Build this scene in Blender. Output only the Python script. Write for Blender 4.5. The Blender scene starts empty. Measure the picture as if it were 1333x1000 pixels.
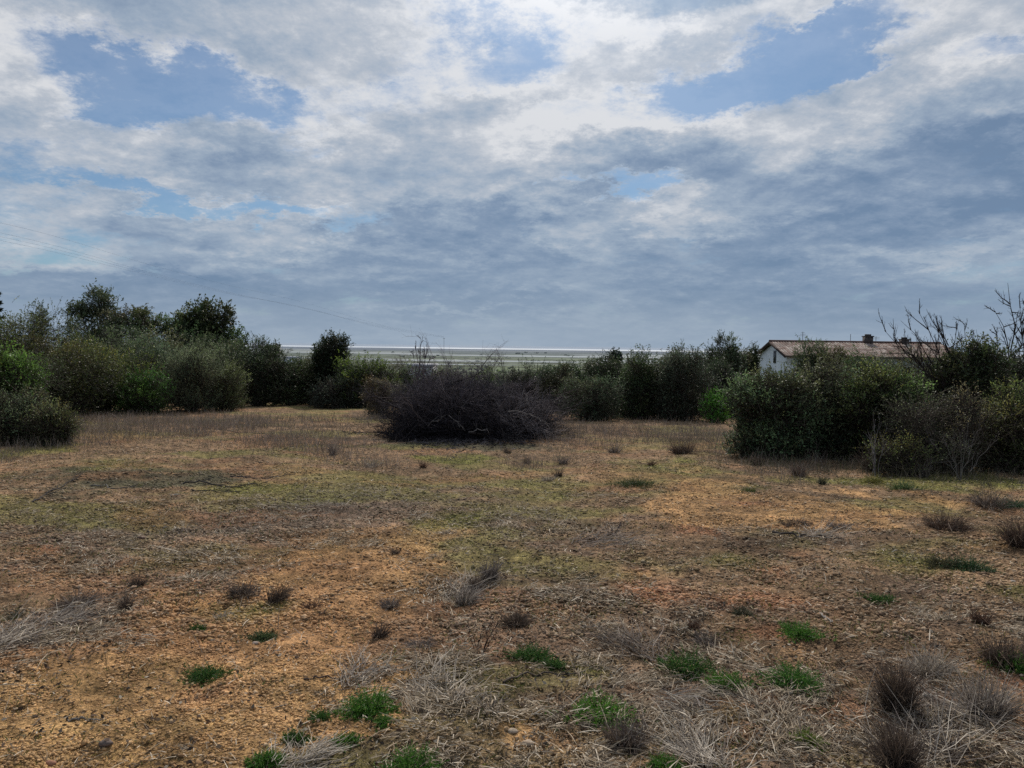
import bpy, math, random
import numpy as np
from mathutils import Matrix, Vector

rng = np.random.default_rng(11)
random.seed(11)
SC = bpy.context.scene
COL = SC.collection
FPX = 950.0

# ------------------------------------------------------------------ noise
def _hash(ix, iy, seed):
    h = (ix.astype(np.int64) * 374761393 + iy.astype(np.int64) * 668265263 + seed * 1442695041) & 0xFFFFFFFF
    h = ((h ^ (h >> 13)) * 1274126177) & 0xFFFFFFFF
    h = h ^ (h >> 16)
    return (h & 0xFFFF) / 65535.0

def vnoise(x, y, seed=0):
    x = np.asarray(x, float); y = np.asarray(y, float)
    ix = np.floor(x); iy = np.floor(y)
    fx = x - ix; fy = y - iy
    fx = fx * fx * fx * (fx * (fx * 6 - 15) + 10); fy = fy * fy * fy * (fy * (fy * 6 - 15) + 10)
    a = _hash(ix, iy, seed); b = _hash(ix + 1, iy, seed)
    c = _hash(ix, iy + 1, seed); d = _hash(ix + 1, iy + 1, seed)
    return (a * (1 - fx) + b * fx) * (1 - fy) + (c * (1 - fx) + d * fx) * fy

def fbm(x, y, seed=0, octv=4, rough=0.5):
    s = 0; a = 1; t = 0
    x = np.asarray(x, float); y = np.asarray(y, float)
    for o in range(octv):
        s = s + a * vnoise(x, y, seed + o * 17); t += a
        x, y = (x * 0.8 - y * 0.6) * 2.03 + 3.1, (x * 0.6 + y * 0.8) * 2.03 + 7.7; a *= rough
    return s / t

def sstep(a, b, v):
    t = np.clip((v - a) / (b - a), 0, 1)
    return t * t * (3 - 2 * t)

# ------------------------------------------------------------------ terrain height
HY = [-400, -60, 0, 40, 60, 120, 400, 700, 900, 1200, 90000]
HZ = [9, 2.5, 0, -1.8, -2.9, -7.0, -25, -40, -43.5, -44, -44]
def H(x, y, micro=True):
    x = np.asarray(x, float); y = np.asarray(y, float)
    r = np.sqrt(x * x + y * y)
    z = np.interp(y, HY, HZ)
    near = 1 - sstep(60, 200, r)
    z = z + near * 0.30 * (fbm(x / 17 + 5, y / 17 + 2, 3, 2) - .5)
    z = z + near * 0.17 * (fbm(x / 3.1, y / 3.1, 9, 3) - .5)
    if micro:
        k = 1 - sstep(18, 50, r)
        z = z + k * 0.085 * (fbm(x / .42, y / .42, 21, 3, .55) - .5)
        k2 = 1 - sstep(8, 20, r)
        n = fbm(x / .075, y / .075, 33, 3, .6)
        z = z + k2 * 0.034 * (n - .5)
        # rolling far land
    z = z + sstep(150, 500, r) * (1 - sstep(1000, 2500, np.abs(y) + r * .2)) * 5 * (fbm(x / 160, y / 160, 51, 3) - .5)
    return z
H00 = float(H(0, 0, False))
CAMZ = H00 + 1.65

# ------------------------------------------------------------------ camera
pitch = math.atan(50.0 / FPX); roll = math.radians(0.72)
R = Matrix.Rotation(math.radians(90) - pitch, 3, 'X') @ Matrix.Rotation(roll, 3, 'Z')
cam_d = bpy.data.cameras.new('camera'); cam = bpy.data.objects.new('camera', cam_d); COL.objects.link(cam)
cam.matrix_world = Matrix.Translation((0, 0, CAMZ)) @ R.to_4x4()
cam_d.sensor_width = 36; cam_d.lens = FPX / 1333 * 36
cam_d.clip_start = .05; cam_d.clip_end = 200000
SC.camera = cam

def ray(px, py):
    d = R @ Vector(((px - 666.5) / FPX, -(py - 500) / FPX, -1))
    return d
def at(px, py, D):
    "world point on the ray of a photo pixel at ground distance y = D"
    d = ray(px, py); k = D / d.y
    return np.array([d.x * k, D, CAMZ + d.z * k])
_T = np.exp(np.linspace(math.log(1.0), math.log(3000), 3000))
def G(px, py):
    "ground point seen at a photo pixel"
    d = ray(px, py)
    x = d.x * _T / d.y; y = _T; z = CAMZ + d.z * _T / d.y
    f = z - H(x, y, False)
    i = int(np.argmax(f < 0))
    return np.array([x[i], y[i], float(H(x[i], y[i]))])

# ------------------------------------------------------------------ mesh helpers
def build(name, V, F, mat, parent=None, col=None, smooth=False, loc=None):
    V = np.ascontiguousarray(V, dtype=np.float32); F = np.ascontiguousarray(F, dtype=np.int32)
    me = bpy.data.meshes.new(name)
    n, k = F.shape
    me.vertices.add(len(V)); me.vertices.foreach_set('co', V.ravel())
    me.loops.add(n * k); me.loops.foreach_set('vertex_index', F.ravel())
    me.polygons.add(n)
    me.polygons.foreach_set('loop_start', np.arange(0, n * k, k, dtype=np.int32))
    if smooth: me.polygons.foreach_set('use_smooth', np.ones(n, dtype=bool))
    if col is not None:
        a = me.color_attributes.new('Col', 'FLOAT_COLOR', 'POINT')
        c = np.ones((len(V), 4), np.float32); c[:, :3] = col
        a.data.foreach_set('color', c.ravel())
    me.update(calc_edges=True)
    me.materials.append(mat)
    o = bpy.data.objects.new(name, me); COL.objects.link(o)
    if parent is not None: o.parent = parent
    if loc is not None: o.location = tuple(loc)
    return o

def empty(name, loc):
    o = bpy.data.objects.new(name, None); COL.objects.link(o); o.location = tuple(loc); o.empty_display_size = .2
    return o
def tag(o, label=None, cat=None, group=None, kind=None):
    if label: o['label'] = label
    if cat: o['category'] = cat
    if group: o['group'] = group
    if kind: o['kind'] = kind
    return o

def norm(v):
    return v / np.maximum(np.linalg.norm(v, axis=-1, keepdims=True), 1e-9)
def rdir(n):
    return norm(rng.normal(size=(n, 3)))

class Bag:
    "collects vertices, faces, colours"
    def __init__(s): s.V = []; s.F = []; s.C = []; s.n = 0
    def add(s, V, F, C):
        V = np.asarray(V, float).reshape(-1, 3); F = np.asarray(F)
        C = np.broadcast_to(np.asarray(C, float), (len(V), 3))
        s.V.append(V); s.F.append(F + s.n); s.C.append(C); s.n += len(V)
    def done(s, name, mat, parent=None, smooth=False, loc=None):
        return build(name, np.concatenate(s.V), np.concatenate(s.F), mat, parent, np.concatenate(s.C), smooth, loc)

def strips(bag, P, W, side, C0, C1):
    "P (N,k,3) centre lines, W (N,k) half widths, side (N,3): flat ribbons"
    N, k, _ = P.shape
    L = P - side[:, None] * W[..., None]; Rr = P + side[:, None] * W[..., None]
    V = np.stack([L, Rr], 2).reshape(-1, 3)
    b = (np.arange(N) * k * 2)[:, None] + (np.arange(k - 1) * 2)[None]
    F = np.stack([b, b + 1, b + 3, b + 2], -1).reshape(-1, 4)
    t = np.linspace(0, 1, k)[None, :, None]
    C = C0[:, None] * (1 - t) + C1[:, None] * t
    bag.add(V, F, np.repeat(C.reshape(-1, 3), 2, 0))

def tubes(bag, P, Rad, C, sides=3):
    "P (N,k,3), Rad (N,k), C (N,3)"
    N, k, _ = P.shape
    T = norm(np.gradient(P, axis=1))
    ref = np.where(np.abs(T[..., 2:3]) > .9, np.array([1., 0, 0]), np.array([0, 0, 1.]))
    A = norm(np.cross(T, ref)); B = np.cross(T, A)
    a = np.arange(sides) * 2 * math.pi / sides
    ring = A[:, :, None] * np.cos(a)[None, None, :, None] + B[:, :, None] * np.sin(a)[None, None, :, None]
    V = (P[:, :, None] + ring * Rad[:, :, None, None]).reshape(-1, 3)
    b = (np.arange(N) * k * sides)[:, None, None] + (np.arange(k - 1) * sides)[None, :, None]
    i = np.arange(sides)[None, None]; j = (i + 1) % sides
    F = np.stack([b + i, b + j, b + sides + j, b + sides + i], -1).reshape(-1, 4)
    bag.add(V, F, np.repeat(C, k * sides, 0))

def wiggly(start, d, L, k=4, wob=.25, grav=0.0):
    "polylines from start along d with wobble"
    N = len(start)
    P = np.zeros((N, k, 3)); P[:, 0] = start; cur = norm(d)
    for i in range(1, k):
        cur = norm(cur + rng.normal(size=(N, 3)) * wob + np.array([0, 0, grav]))
        P[:, i] = P[:, i - 1] + cur * (L / (k - 1))[:, None]
    return P
def children(P, m, ang=.7, t0=.25, t1=1.0):
    "spawn m children per polyline: starts, dirs, t"
    N, k, _ = P.shape
    t = rng.uniform(t0, t1, (N, m)) * (k - 1)
    i = np.minimum(t.astype(int), k - 2); f = (t - i)[..., None]
    n = np.arange(N)[:, None]
    s = P[n, i] * (1 - f) + P[n, i + 1] * f
    d = norm(P[n, i + 1] - P[n, i])
    d = norm(d + rng.normal(size=d.shape) * ang)
    return s.reshape(-1, 3), d.reshape(-1, 3), (t / (k - 1)).ravel()

# ------------------------------------------------------------------ node helpers
def new_mat(name):
    m = bpy.data.materials.new(name); m.use_nodes = True
    nt = m.node_tree; nt.nodes.clear()
    out = nt.nodes.new('ShaderNodeOutputMaterial')
    return m, nt, out
def attr_mat(name, rough=.7, transl=0.0, spec=.3, noise=None, nscale=20.0):
    m, nt, out = new_mat(name); N = nt.nodes.new; L = nt.links.new
    at_ = N('ShaderNodeAttribute'); at_.attribute_name = 'Col'
    src = at_.outputs['Color']
    if noise:
        tc = N('ShaderNodeTexCoord'); nz = N('ShaderNodeTexNoise'); nz.inputs['Scale'].default_value = nscale
        nz.inputs['Detail'].default_value = 4
        L(tc.outputs['Object'], nz.inputs['Vector'])
        mr = N('ShaderNodeMapRange'); mr.inputs['From Min'].default_value = .3; mr.inputs['From Max'].default_value = .7
        mr.inputs['To Min'].default_value = 1 - noise; mr.inputs['To Max'].default_value = 1 + noise
        L(nz.outputs['Fac'], mr.inputs['Value'])
        mx = N('ShaderNodeVectorMath'); mx.operation = 'SCALE'
        L(src, mx.inputs[0]); L(mr.outputs['Result'], mx.inputs['Scale']); src = mx.outputs['Vector']
    p = N('ShaderNodeBsdfPrincipled'); p.inputs['Roughness'].default_value = rough
    p.inputs['Specular IOR Level'].default_value = spec
    L(src, p.inputs['Base Color'])
    if transl:
        t = N('ShaderNodeBsdfTranslucent'); L(src, t.inputs['Color'])
        mxs = N('ShaderNodeMixShader'); mxs.inputs[0].default_value = transl
        L(p.outputs[0], mxs.inputs[1]); L(t.outputs[0], mxs.inputs[2]); L(mxs.outputs[0], out.inputs['Surface'])
    else:
        L(p.outputs[0], out.inputs['Surface'])
    return m

M_leaf = attr_mat('leaf', .55, .35, .35)
M_bark = attr_mat('bark', .9, 0, .15, .35, 25)
M_straw = attr_mat('straw', .8, .2, .2)
M_stone = attr_mat('stone', .9, 0, .2, .3, 120)
M_green = attr_mat('weed_leaf', .5, .35, .3)

# ================================================================== PATCHES of the field, set by what the photo shows
def patch(px, py, rx, ry):
    c = G(px, py); D = c[1]
    y0 = G(px, min(py + ry, 1400))[1]; y1 = G(px, max(py - ry, 530))[1]
    return (c[0], c[1], max(rx * D / FPX, .05), max((y1 - y0) / 2, .05))
def pl(lst): return [patch(*a[:4]) + ((a[4],) if len(a) > 4 else (1.0,)) for a in lst]
P_soil = pl([(130, 930, 280, 120), (330, 830, 190, 110), (420, 735, 120, 55), (560, 690, 60, 16, .7), (520, 740, 60, 45, .8),
             (700, 950, 90, 45, .9), (930, 640, 95, 28, 1.1), (1090, 672, 190, 16, 1.0), (880, 665, 80, 18, .8), (300, 960, 160, 60),
             (1230, 880, 30, 30, .5), (1010, 800, 110, 40, .5), (1120, 690, 60, 10, .6), (480, 940, 80, 60, .5), (1180,650,90,12,.8), (350,548,40,8,.6)])
P_red = pl([(1080, 790, 220, 70, .42), (960, 720, 180, 40, .34), (1150, 665, 150, 14, .5), (890, 690, 45, 9), (1000, 795, 70, 22, .8), (60, 715, 50, 9, 1.1), (1210, 905, 35, 18, 1.2), (1020, 830, 60, 14, .8), (480, 622, 25, 4, .8),
            (870, 780, 60, 25, .7), (200, 830, 90, 25, .5), (450, 790, 50, 20, .4), (960, 655, 60, 10, .5), (1320, 880, 40, 25, .8), (330, 900, 120, 30, .5), (60,690,80,14,.6),(1200,665,60,8,.6)])
P_litter = pl([(250, 690, 280, 45), (60, 820, 110, 55, .9), (720, 800, 160, 85, .9), (1000, 950, 260, 110, 1.1), (1260, 800, 120, 70, .6),
               (460, 660, 90, 25, 1.0), (850, 840, 100, 50), (480, 990, 110, 35), (590, 900, 90, 50, .7), (640, 660, 150, 30, .6), (1060, 700, 120, 14, .9),
               (1250, 950, 110, 70, 1.1), (130, 990, 110, 25, .5), (720, 690, 120, 25, .6)])
P_moss = pl([(600, 598, 60, 7, 1.2), (560, 680, 90, 22, .8), (860, 605, 70, 12, .9), (1110, 628, 130, 9, 1.3), (1200, 738, 110, 22, .7),
             (960, 735, 60, 22, .6), (200, 610, 150, 10, .8), (100, 745, 110, 20, .7), (330, 795, 80, 22, .7), (1000, 700, 90, 20, .5),
             (650, 630, 150, 20, .5), (20, 590, 60, 14, 1.0), (330, 640, 120, 12, .6), (1250, 620, 80, 10, 1.0), (760, 870, 50, 20, .5), (40, 880, 40, 30, .5), (950, 930, 40, 20,.4)])
P_dark = pl([(150, 615, 140, 14, 1.0), (290, 622, 80, 8, .9), (620, 580, 150, 6, 1.2), (240, 632, 90, 6, .6), (90, 640, 90, 14, .6), (460, 655, 70, 18, .3), (1050, 682, 70, 6, .6)])
P_grey = pl([(440, 655, 110, 26, 1.0), (170, 690, 230, 30, .7), (600, 640, 80, 14, .5), (1010, 930, 150, 50, .5), (660, 700, 80, 20, .5), (560,575,120,5,1.)])

def psum(lst, x, y, seed, warp=.35):
    s = np.zeros_like(np.asarray(x, float))
    wx = (fbm(x / .9, y / .9, seed, 4, .6) - .5); wy = (fbm(x / .9 + 31, y / .9, seed + 5, 4, .6) - .5)
    for (cx, cy, rx, ry, a) in lst:
        d2 = ((x - cx) / rx + wx * 1.6) ** 2 + ((y - cy) / ry + wy * 1.6) ** 2
        s = s + a * np.exp(-d2 * 1.1)
    return s
def masks(x, y):
    n1 = fbm(x / .55, y / .55, 61, 5, .6); n2 = fbm(x / 1.7, y / 1.7, 71, 4, .55); n3 = fbm(x / .28, y / .28, 81, 4, .6)
    soil = sstep(.30, .75, psum(P_soil, x, y, 5) + (n1 - .5) * 1.3)
    red = sstep(.35, .95, psum(P_red, x, y, 15) + (n1 - .5) * 1.0)
    lit = sstep(.30, .80, psum(P_litter, x, y, 25) + (n3 - .5) * 1.5 + .12)
    moss = sstep(.30, .95, psum(P_moss, x, y, 35) + (n2 - .5) * 1.1)
    dark = sstep(.30, .90, psum(P_dark, x, y, 45) + (n3 - .5) * .9)
    grey = sstep(.30, .90, psum(P_grey, x, y, 55) + (n1 - .5) * .8)
    return soil, red, lit, moss, dark, grey

def lerp(a, b, t): return a * (1 - t[:, None]) + np.asarray(b)[None] * t[:, None]
def ground_colour(x, y):
    soil, red, lit, moss, dark, grey = masks(x, y)
    c = np.tile(np.array([.225, .142, .080]), (len(x), 1))
    c = lerp(c, [.390, .225, .100], soil)
    c = lerp(c, [.300, .140, .072], red * .85)
    c = lerp(c, [.185, .125, .090], lit * .55 * (1 - soil * .45))
    c = lerp(c, [.120, .098, .080], grey * .5)
    c = lerp(c, [.175, .170, .040], moss * .85)
    c = lerp(c, [.060, .066, .038], dark * .8)
    m1 = fbm(x / 1.6, y / .9, 93, 4, .6); m2 = fbm(x / .5 + 9, y / .4, 95, 4, .6); m3 = fbm(x / 2.6, y / 1.6, 97, 4, .6)
    c = c * (.45 + 1.1 * m1)[:, None] * (.5 + 1.0 * m2)[:, None]
    c = lerp(c, [.180, .175, .045], sstep(.50, .66, m3) * .55 * (1 - soil * .7))
    c = lerp(c, [.30, .145, .070], sstep(.55, .70, fbm(x / 1.9 + 4, y / 1.2, 99, 4, .6)) * .40)
    n = fbm(x / .12, y / .12, 91, 4, .65)
    c = c * (0.20 + 1.35 * n)[:, None]
    return c

def far_colour(x, y):
    "plain between the hill foot and the lagoon"
    ly = np.log(np.maximum(y, 30))
    n = fbm(x / 260, ly * 22, 101, 4, .55); n2 = fbm(x / 70, ly * 60, 111, 3, .6); n3 = fbm(x / 900 + 3, ly * 9, 121, 3)
    c = np.tile(np.array([.045, .055, .035]), (len(x), 1))
    c = lerp(c, [.11, .14, .075], sstep(.5, .7, n))
    c = lerp(c, [.19, .22, .13], sstep(.58, .68, n2) * sstep(600, 1500, y))
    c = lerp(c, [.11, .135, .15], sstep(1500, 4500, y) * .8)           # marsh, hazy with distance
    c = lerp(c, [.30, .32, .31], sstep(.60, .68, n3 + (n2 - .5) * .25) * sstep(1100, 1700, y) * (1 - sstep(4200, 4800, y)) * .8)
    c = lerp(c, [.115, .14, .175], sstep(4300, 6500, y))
    return c

# ------------------------------------------------------------------ ground sheet
def make_ground():
    rr = [.15, .5]
    r = .9
    while r < 70000:
        rr.append(r)
        if r < 1.8: r *= 1.02
        elif r < 11: r *= 1.0052
        elif r < 60: r *= 1.010
        else: r *= 1.018
    rr = np.array(rr)
    th = np.concatenate([np.radians(np.linspace(-44, 44, 880)), np.radians(np.linspace(44, 316, 140)[1:-1])])
    nr, nt_ = len(rr), len(th)
    X = (rr[:, None] * np.sin(th)[None]).ravel(); Y = (rr[:, None] * np.cos(th)[None]).ravel()
    Z = H(X, Y)
    r_ = np.sqrt(X * X + Y * Y)
    c = np.zeros((len(X), 3)); near = r_ < 75
    c[near] = ground_colour(X[near], Y[near])
    fc = far_colour(X, Y)
    k = sstep(40, 60, r_)
    c = c * (1 - k[:, None]) + fc * k[:, None]
    i = np.arange(nr - 1)[:, None] * nt_; j = np.arange(nt_)[None]; j2 = (j + 1) % nt_
    F = np.stack([i + j, i + j2, i + nt_ + j2, i + nt_ + j], -1).reshape(-1, 4)[:, ::-1]
    m, nt, out = new_mat('field_soil'); N = nt.nodes.new; L = nt.links.new
    a = N('ShaderNodeAttribute'); a.attribute_name = 'Col'
    tc = N('ShaderNodeTexCoord')
    def nz(scale, det=5, rough=.6):
        n = N('ShaderNodeTexNoise'); n.inputs['Scale'].default_value = scale; n.inputs['Detail'].default_value = det
        n.inputs['Roughness'].default_value = rough; L(tc.outputs['Object'], n.inputs['Vector']); return n.outputs['Fac']
    def mr(s, a0, a1, b0, b1):
        n = N('ShaderNodeMapRange'); n.inputs['From Min'].default_value = a0; n.inputs['From Max'].default_value = a1
        n.inputs['To Min'].default_value = b0; n.inputs['To Max'].default_value = b1; L(s, n.inputs['Value']); return n.outputs['Result']
    def mth(op, s, t):
        n = N('ShaderNodeMath'); n.operation = op; L(s, n.inputs[0])
        if isinstance(t, float): n.inputs[1].default_value = t
        else: L(t, n.inputs[1])
        return n.outputs[0]
    n_mid = nz(9, 6, .7); n_sm = nz(55, 5, .7); n_ti = nz(190, 3, .6)
    vo = N('ShaderNodeTexVoronoi'); vo.inputs['Scale'].default_value = 70; L(tc.outputs['Object'], vo.inputs['Vector'])
    f = mth('MULTIPLY', mr(n_mid, .33, .67, .5, 1.5), mr(n_sm, .35, .65, .35, 1.65))
    f = mth('MULTIPLY', f, mr(n_ti, .35, .65, .65, 1.35))
    # fades out on the far plain
    sc = N('ShaderNodeVectorMath'); sc.operation = 'SCALE'; L(a.outputs['Color'], sc.inputs[0]); L(f, sc.inputs['Scale'])
    # pale crumbs
    sep = N('ShaderNodeSeparateColor'); L(vo.outputs['Color'], sep.inputs[0])
    crumb = mth('MULTIPLY', mr(sep.outputs[0], .80, .86, 0, 1), mr(vo.outputs['Distance'], .25, .45, 1, 0))
    mx = N('ShaderNodeMix'); mx.data_type = 'RGBA'; L(mth('MULTIPLY', crumb, .45), mx.inputs['Factor']); L(sc.outputs[0], mx.inputs['A'])
    mx.inputs['B'].default_value = (.36, .27, .18, 1)
    # far: plain attribute colour
    sx = N('ShaderNodeSeparateXYZ'); L(tc.outputs['Object'], sx.inputs[0])
    farf = mr(sx.outputs['Y'], 60, 160, 0, 1)
    mf = N('ShaderNodeMix'); mf.data_type = 'RGBA'; L(farf, mf.inputs['Factor']); L(mx.outputs['Result'], mf.inputs['A']); L(a.outputs['Color'], mf.inputs['B'])
    p = N('ShaderNodeBsdfPrincipled'); p.inputs['Roughness'].default_value = .95; p.inputs['Specular IOR Level'].default_value = .1
    L(mf.outputs['Result'], p.inputs['Base Color'])
    h = mth('ADD', mth('MULTIPLY', n_sm, 1.0), mth('MULTIPLY', n_ti, .4))
    b = N('ShaderNodeBump'); b.inputs['Strength'].default_value = .9; b.inputs['Distance'].default_value = .02
    L(h, b.inputs['Height']); L(b.outputs[0], p.inputs['Normal']); L(p.outputs[0], out.inputs['Surface'])
    V = np.stack([X, Y, Z], 1)
    o = build('ground', V, F, m, None, c, True)
    tag(o, kind='structure')
make_ground()

# ------------------------------------------------------------------ sea and lagoon sheets, with painted glint strips
def sheet(name, x0, x1, y0, y1, z, colr, wob, rough=.35, seed=0, n=160, taper=0):
    xs = np.linspace(x0, x1, n)
    a = y0 + wob * (fbm(xs / (wob * 6 + 60), xs * 0, seed, 4) - .5) * 2
    b = y1 + (wob if y1 < 30000 else 0) * (fbm(xs / (wob * 5 + 60), xs * 0 + 9, seed + 3, 4) - .5) * 2
    if taper:
        t = np.sqrt(np.clip(1 - np.abs(np.linspace(-1, 1, n)) ** 2.5, 0, 1)); mid = (a + b) / 2
        a = mid + (a - mid) * t; b = mid + (b - mid) * t
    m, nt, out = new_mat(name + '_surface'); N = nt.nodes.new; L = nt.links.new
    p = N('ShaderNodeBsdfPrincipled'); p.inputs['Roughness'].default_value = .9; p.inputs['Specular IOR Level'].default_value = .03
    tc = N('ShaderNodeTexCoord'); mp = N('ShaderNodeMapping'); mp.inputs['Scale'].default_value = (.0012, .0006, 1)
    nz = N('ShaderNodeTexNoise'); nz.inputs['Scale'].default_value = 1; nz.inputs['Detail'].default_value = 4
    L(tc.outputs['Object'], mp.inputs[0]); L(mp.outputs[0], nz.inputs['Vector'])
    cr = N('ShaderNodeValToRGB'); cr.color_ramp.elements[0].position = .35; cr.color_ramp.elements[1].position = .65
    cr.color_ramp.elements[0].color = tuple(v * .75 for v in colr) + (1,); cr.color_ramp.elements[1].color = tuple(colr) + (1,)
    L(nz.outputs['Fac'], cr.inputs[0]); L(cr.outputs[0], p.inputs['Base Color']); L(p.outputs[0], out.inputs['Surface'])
    V = np.concatenate([np.stack([xs, a, xs * 0 + z], 1), np.stack([xs, b, xs * 0 + z], 1)])
    i = np.arange(n - 1); F = np.stack([i, i + 1, i + 1 + n, i + n], 1)
    return tag(build(name, V, F, m), kind='structure')
sheet('sea', -60000, 60000, 8000, 69000, -43.6, (.31, .365, .44), 250, .6, 3, 400)
sheet('lagoon_water', -9000, 5200, 8600, 12500, -43.0, (.60, .64, .68), 500, .45, 5, 200, 1)  # sun glint on the far water, painted as a pale matte strip
sheet('lagoon_water', -1500, 12000, 7900, 10000, -42.8, (.66, .69, .72), 380, .45, 8, 200, 1)  # second glint strip, brightness held in the base colour
pans = [(-1900, -1250, 2500, 2700), (1200, 2600, 5200, 5700), (-3000, -1200, 4900, 5400), (-600, 700, 5600, 6100), (380, 640, 1750, 1830), (-1300, -300, 3300, 3900), (-500, 900, 2900, 3350), (300, 1900, 3500, 4100), (-1100, -350, 2150, 2330), (-500, 200, 2000, 2160), (250, 900, 2330, 2520),
        (-2400, -1400, 3600, 4000), (-300, 20, 1640, 1720), (1000, 1800, 2500, 2700), (-950, -560, 1800, 1880)]
for k, (x0, x1, y0, y1) in enumerate(pans):
    o = sheet('lagoon_water', x0, x1, y0, y1, -43.4 + .05 * (k % 4), (.36, .39, .40), (y1 - y0) * .45, .5, 20 + k * 3, 60, 1)

# ================================================================== PLANTS
def leaves(bag, base, d, size, wr, c):
    "rhombic leaves: base (N,3), direction, length size (N,), width ratio"
    N = len(base)
    s = norm(np.cross(d, rdir(N)))
    nrm = np.cross(d, s)
    tip = base + d * size[:, None]
    mid = base + d * (size * .45)[:, None] + nrm * (size * .08)[:, None]
    w = (size * wr * .5)[:, None]
    V = np.stack([base, mid - s * w, tip, mid + s * w], 1).reshape(-1, 3)
    b = (np.arange(N) * 4)[:, None]
    bag.add(V, np.concatenate([b, b + 1, b + 2, b + 3], 1), np.repeat(c, 4, 0))

def crown(lumps, n_sprig, per, leaf, wr, c_dark, c_light, sprig_len=.22, up=.35, shell=.65, ground=None, light_frac=.3, twig=True, vary=.35):
    "leaf mesh data in local coords: lumps list of (cx,cy,cz,rx,rz)"
    bag = Bag(); tw = Bag()
    lum = np.array(lumps); w = lum[:, 3] ** 2; w /= w.sum()
    idx = rng.choice(len(lum), n_sprig, p=w)
    c = lum[idx, :3]; r = np.stack([lum[idx, 3], lum[idx, 3], lum[idx, 4]], 1)
    d = rdir(n_sprig)
    rad = rng.uniform(0, 1, n_sprig) ** (1 - shell) 
    # broken, tufted surface
    bump = 1 + .42 * (fbm(d[:, 0] * 3 + idx * 7.3, d[:, 1] * 3 + d[:, 2] * 2.1, 7, 3) - .5) * 2
    K = 9; sub = rdir(len(lum) * K).reshape(len(lum), K, 3)
    sel = rng.integers(0, K, n_sprig); sc_ = sub[idx, sel]; inner = rng.uniform(0, 1, n_sprig) < .22
    off = rng.normal(size=(n_sprig, 3)) * .27
    v = np.where(inner[:, None], d * rad[:, None], sc_ * .80 + off)
    rad = np.minimum(np.linalg.norm(v, axis=1), 1.25); d = norm(v)
    offz = np.where(inner, -.3, off[:, 2] / .27)
    subv = rng.uniform(.7, 1.35, (len(lum), K))[idx, sel]
    shoot = (rng.uniform(0, 1, n_sprig) < .10) & (d[:, 2] > -.1)
    rad = np.where(shoot, rng.uniform(1.0, 1.32, n_sprig), rad)
    P = c + d * r * (rad * bump)[:, None]
    if ground is not None:
        keep = P[:, 2] > ground + .03
        P = P[keep]; d = d[keep]; idx = idx[keep]; rad = rad[keep]; offz = offz[keep]; subv = subv[keep]
    n = len(P)
    sd = norm(d * .8 + rng.normal(size=(n, 3)) * .5 + np.array([0, 0, up]))
    sl = sprig_len * rng.uniform(.5, 1.4, n)
    t = np.linspace(.1, 1, per)[None, :, None]
    base = (P[:, None] + sd[:, None] * sl[:, None, None] * t).reshape(-1, 3)
    sdr = np.repeat(sd, per, 0)
    ld = norm(sdr * .6 + rng.normal(size=sdr.shape) * .65)
    size = leaf * 1.25 * rng.uniform(.6, 1.35, len(base))
    lumpv = rng.uniform(1 - vary, 1 + vary, len(lum))[idx]
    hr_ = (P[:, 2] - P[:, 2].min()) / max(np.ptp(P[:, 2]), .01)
    mixv = np.clip(rng.beta(1.0, 2.2, n) * .5 + .17 * offz + (rad - .85) * .5 + .30 * d[:, 2] + .40 * (hr_ - .5) + (light_frac - .10), 0, 1) ** 1.2  # painted light: paler leaves on clump tops, darker below and inside
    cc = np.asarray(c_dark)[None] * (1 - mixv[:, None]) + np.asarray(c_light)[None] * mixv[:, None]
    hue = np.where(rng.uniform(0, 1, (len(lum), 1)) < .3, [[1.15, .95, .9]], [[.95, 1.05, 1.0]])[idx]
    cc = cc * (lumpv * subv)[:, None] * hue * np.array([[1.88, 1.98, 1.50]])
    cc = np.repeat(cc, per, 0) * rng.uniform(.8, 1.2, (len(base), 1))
    leaves(bag, base, ld, size, wr, cc)
    if twig:
        Pt = np.stack([P - sd * (sl * .8)[:, None], P, P + sd * sl[:, None]], 1)
        tubes(tw, Pt, np.tile(np.array([.006, .004, .002]), (n, 1)), np.tile(np.array([.07, .055, .045]), (n, 1)))
    return bag, tw

def make_lumps(w, dpt, z0, z1, n, size=.42, top_bias=0.0):
    "lumps filling an ellipsoid of half width w, half depth dpt, from z0 to z1"
    out = []
    hz = (z1 - z0) / 2; cz = (z0 + z1) / 2
    for i in range(n):
        u = rdir(1)[0] * (rng.uniform(.15, 1) ** .5)
        s = size * rng.uniform(.45, 1.15)
        k = 1 - s
        out.append((u[0] * w * k, u[1] * dpt * k, cz + u[2] * hz * k + top_bias * hz * .2, w * s * rng.uniform(.8, 1.1), hz * s * rng.uniform(.9, 1.25)))
    return out

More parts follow.
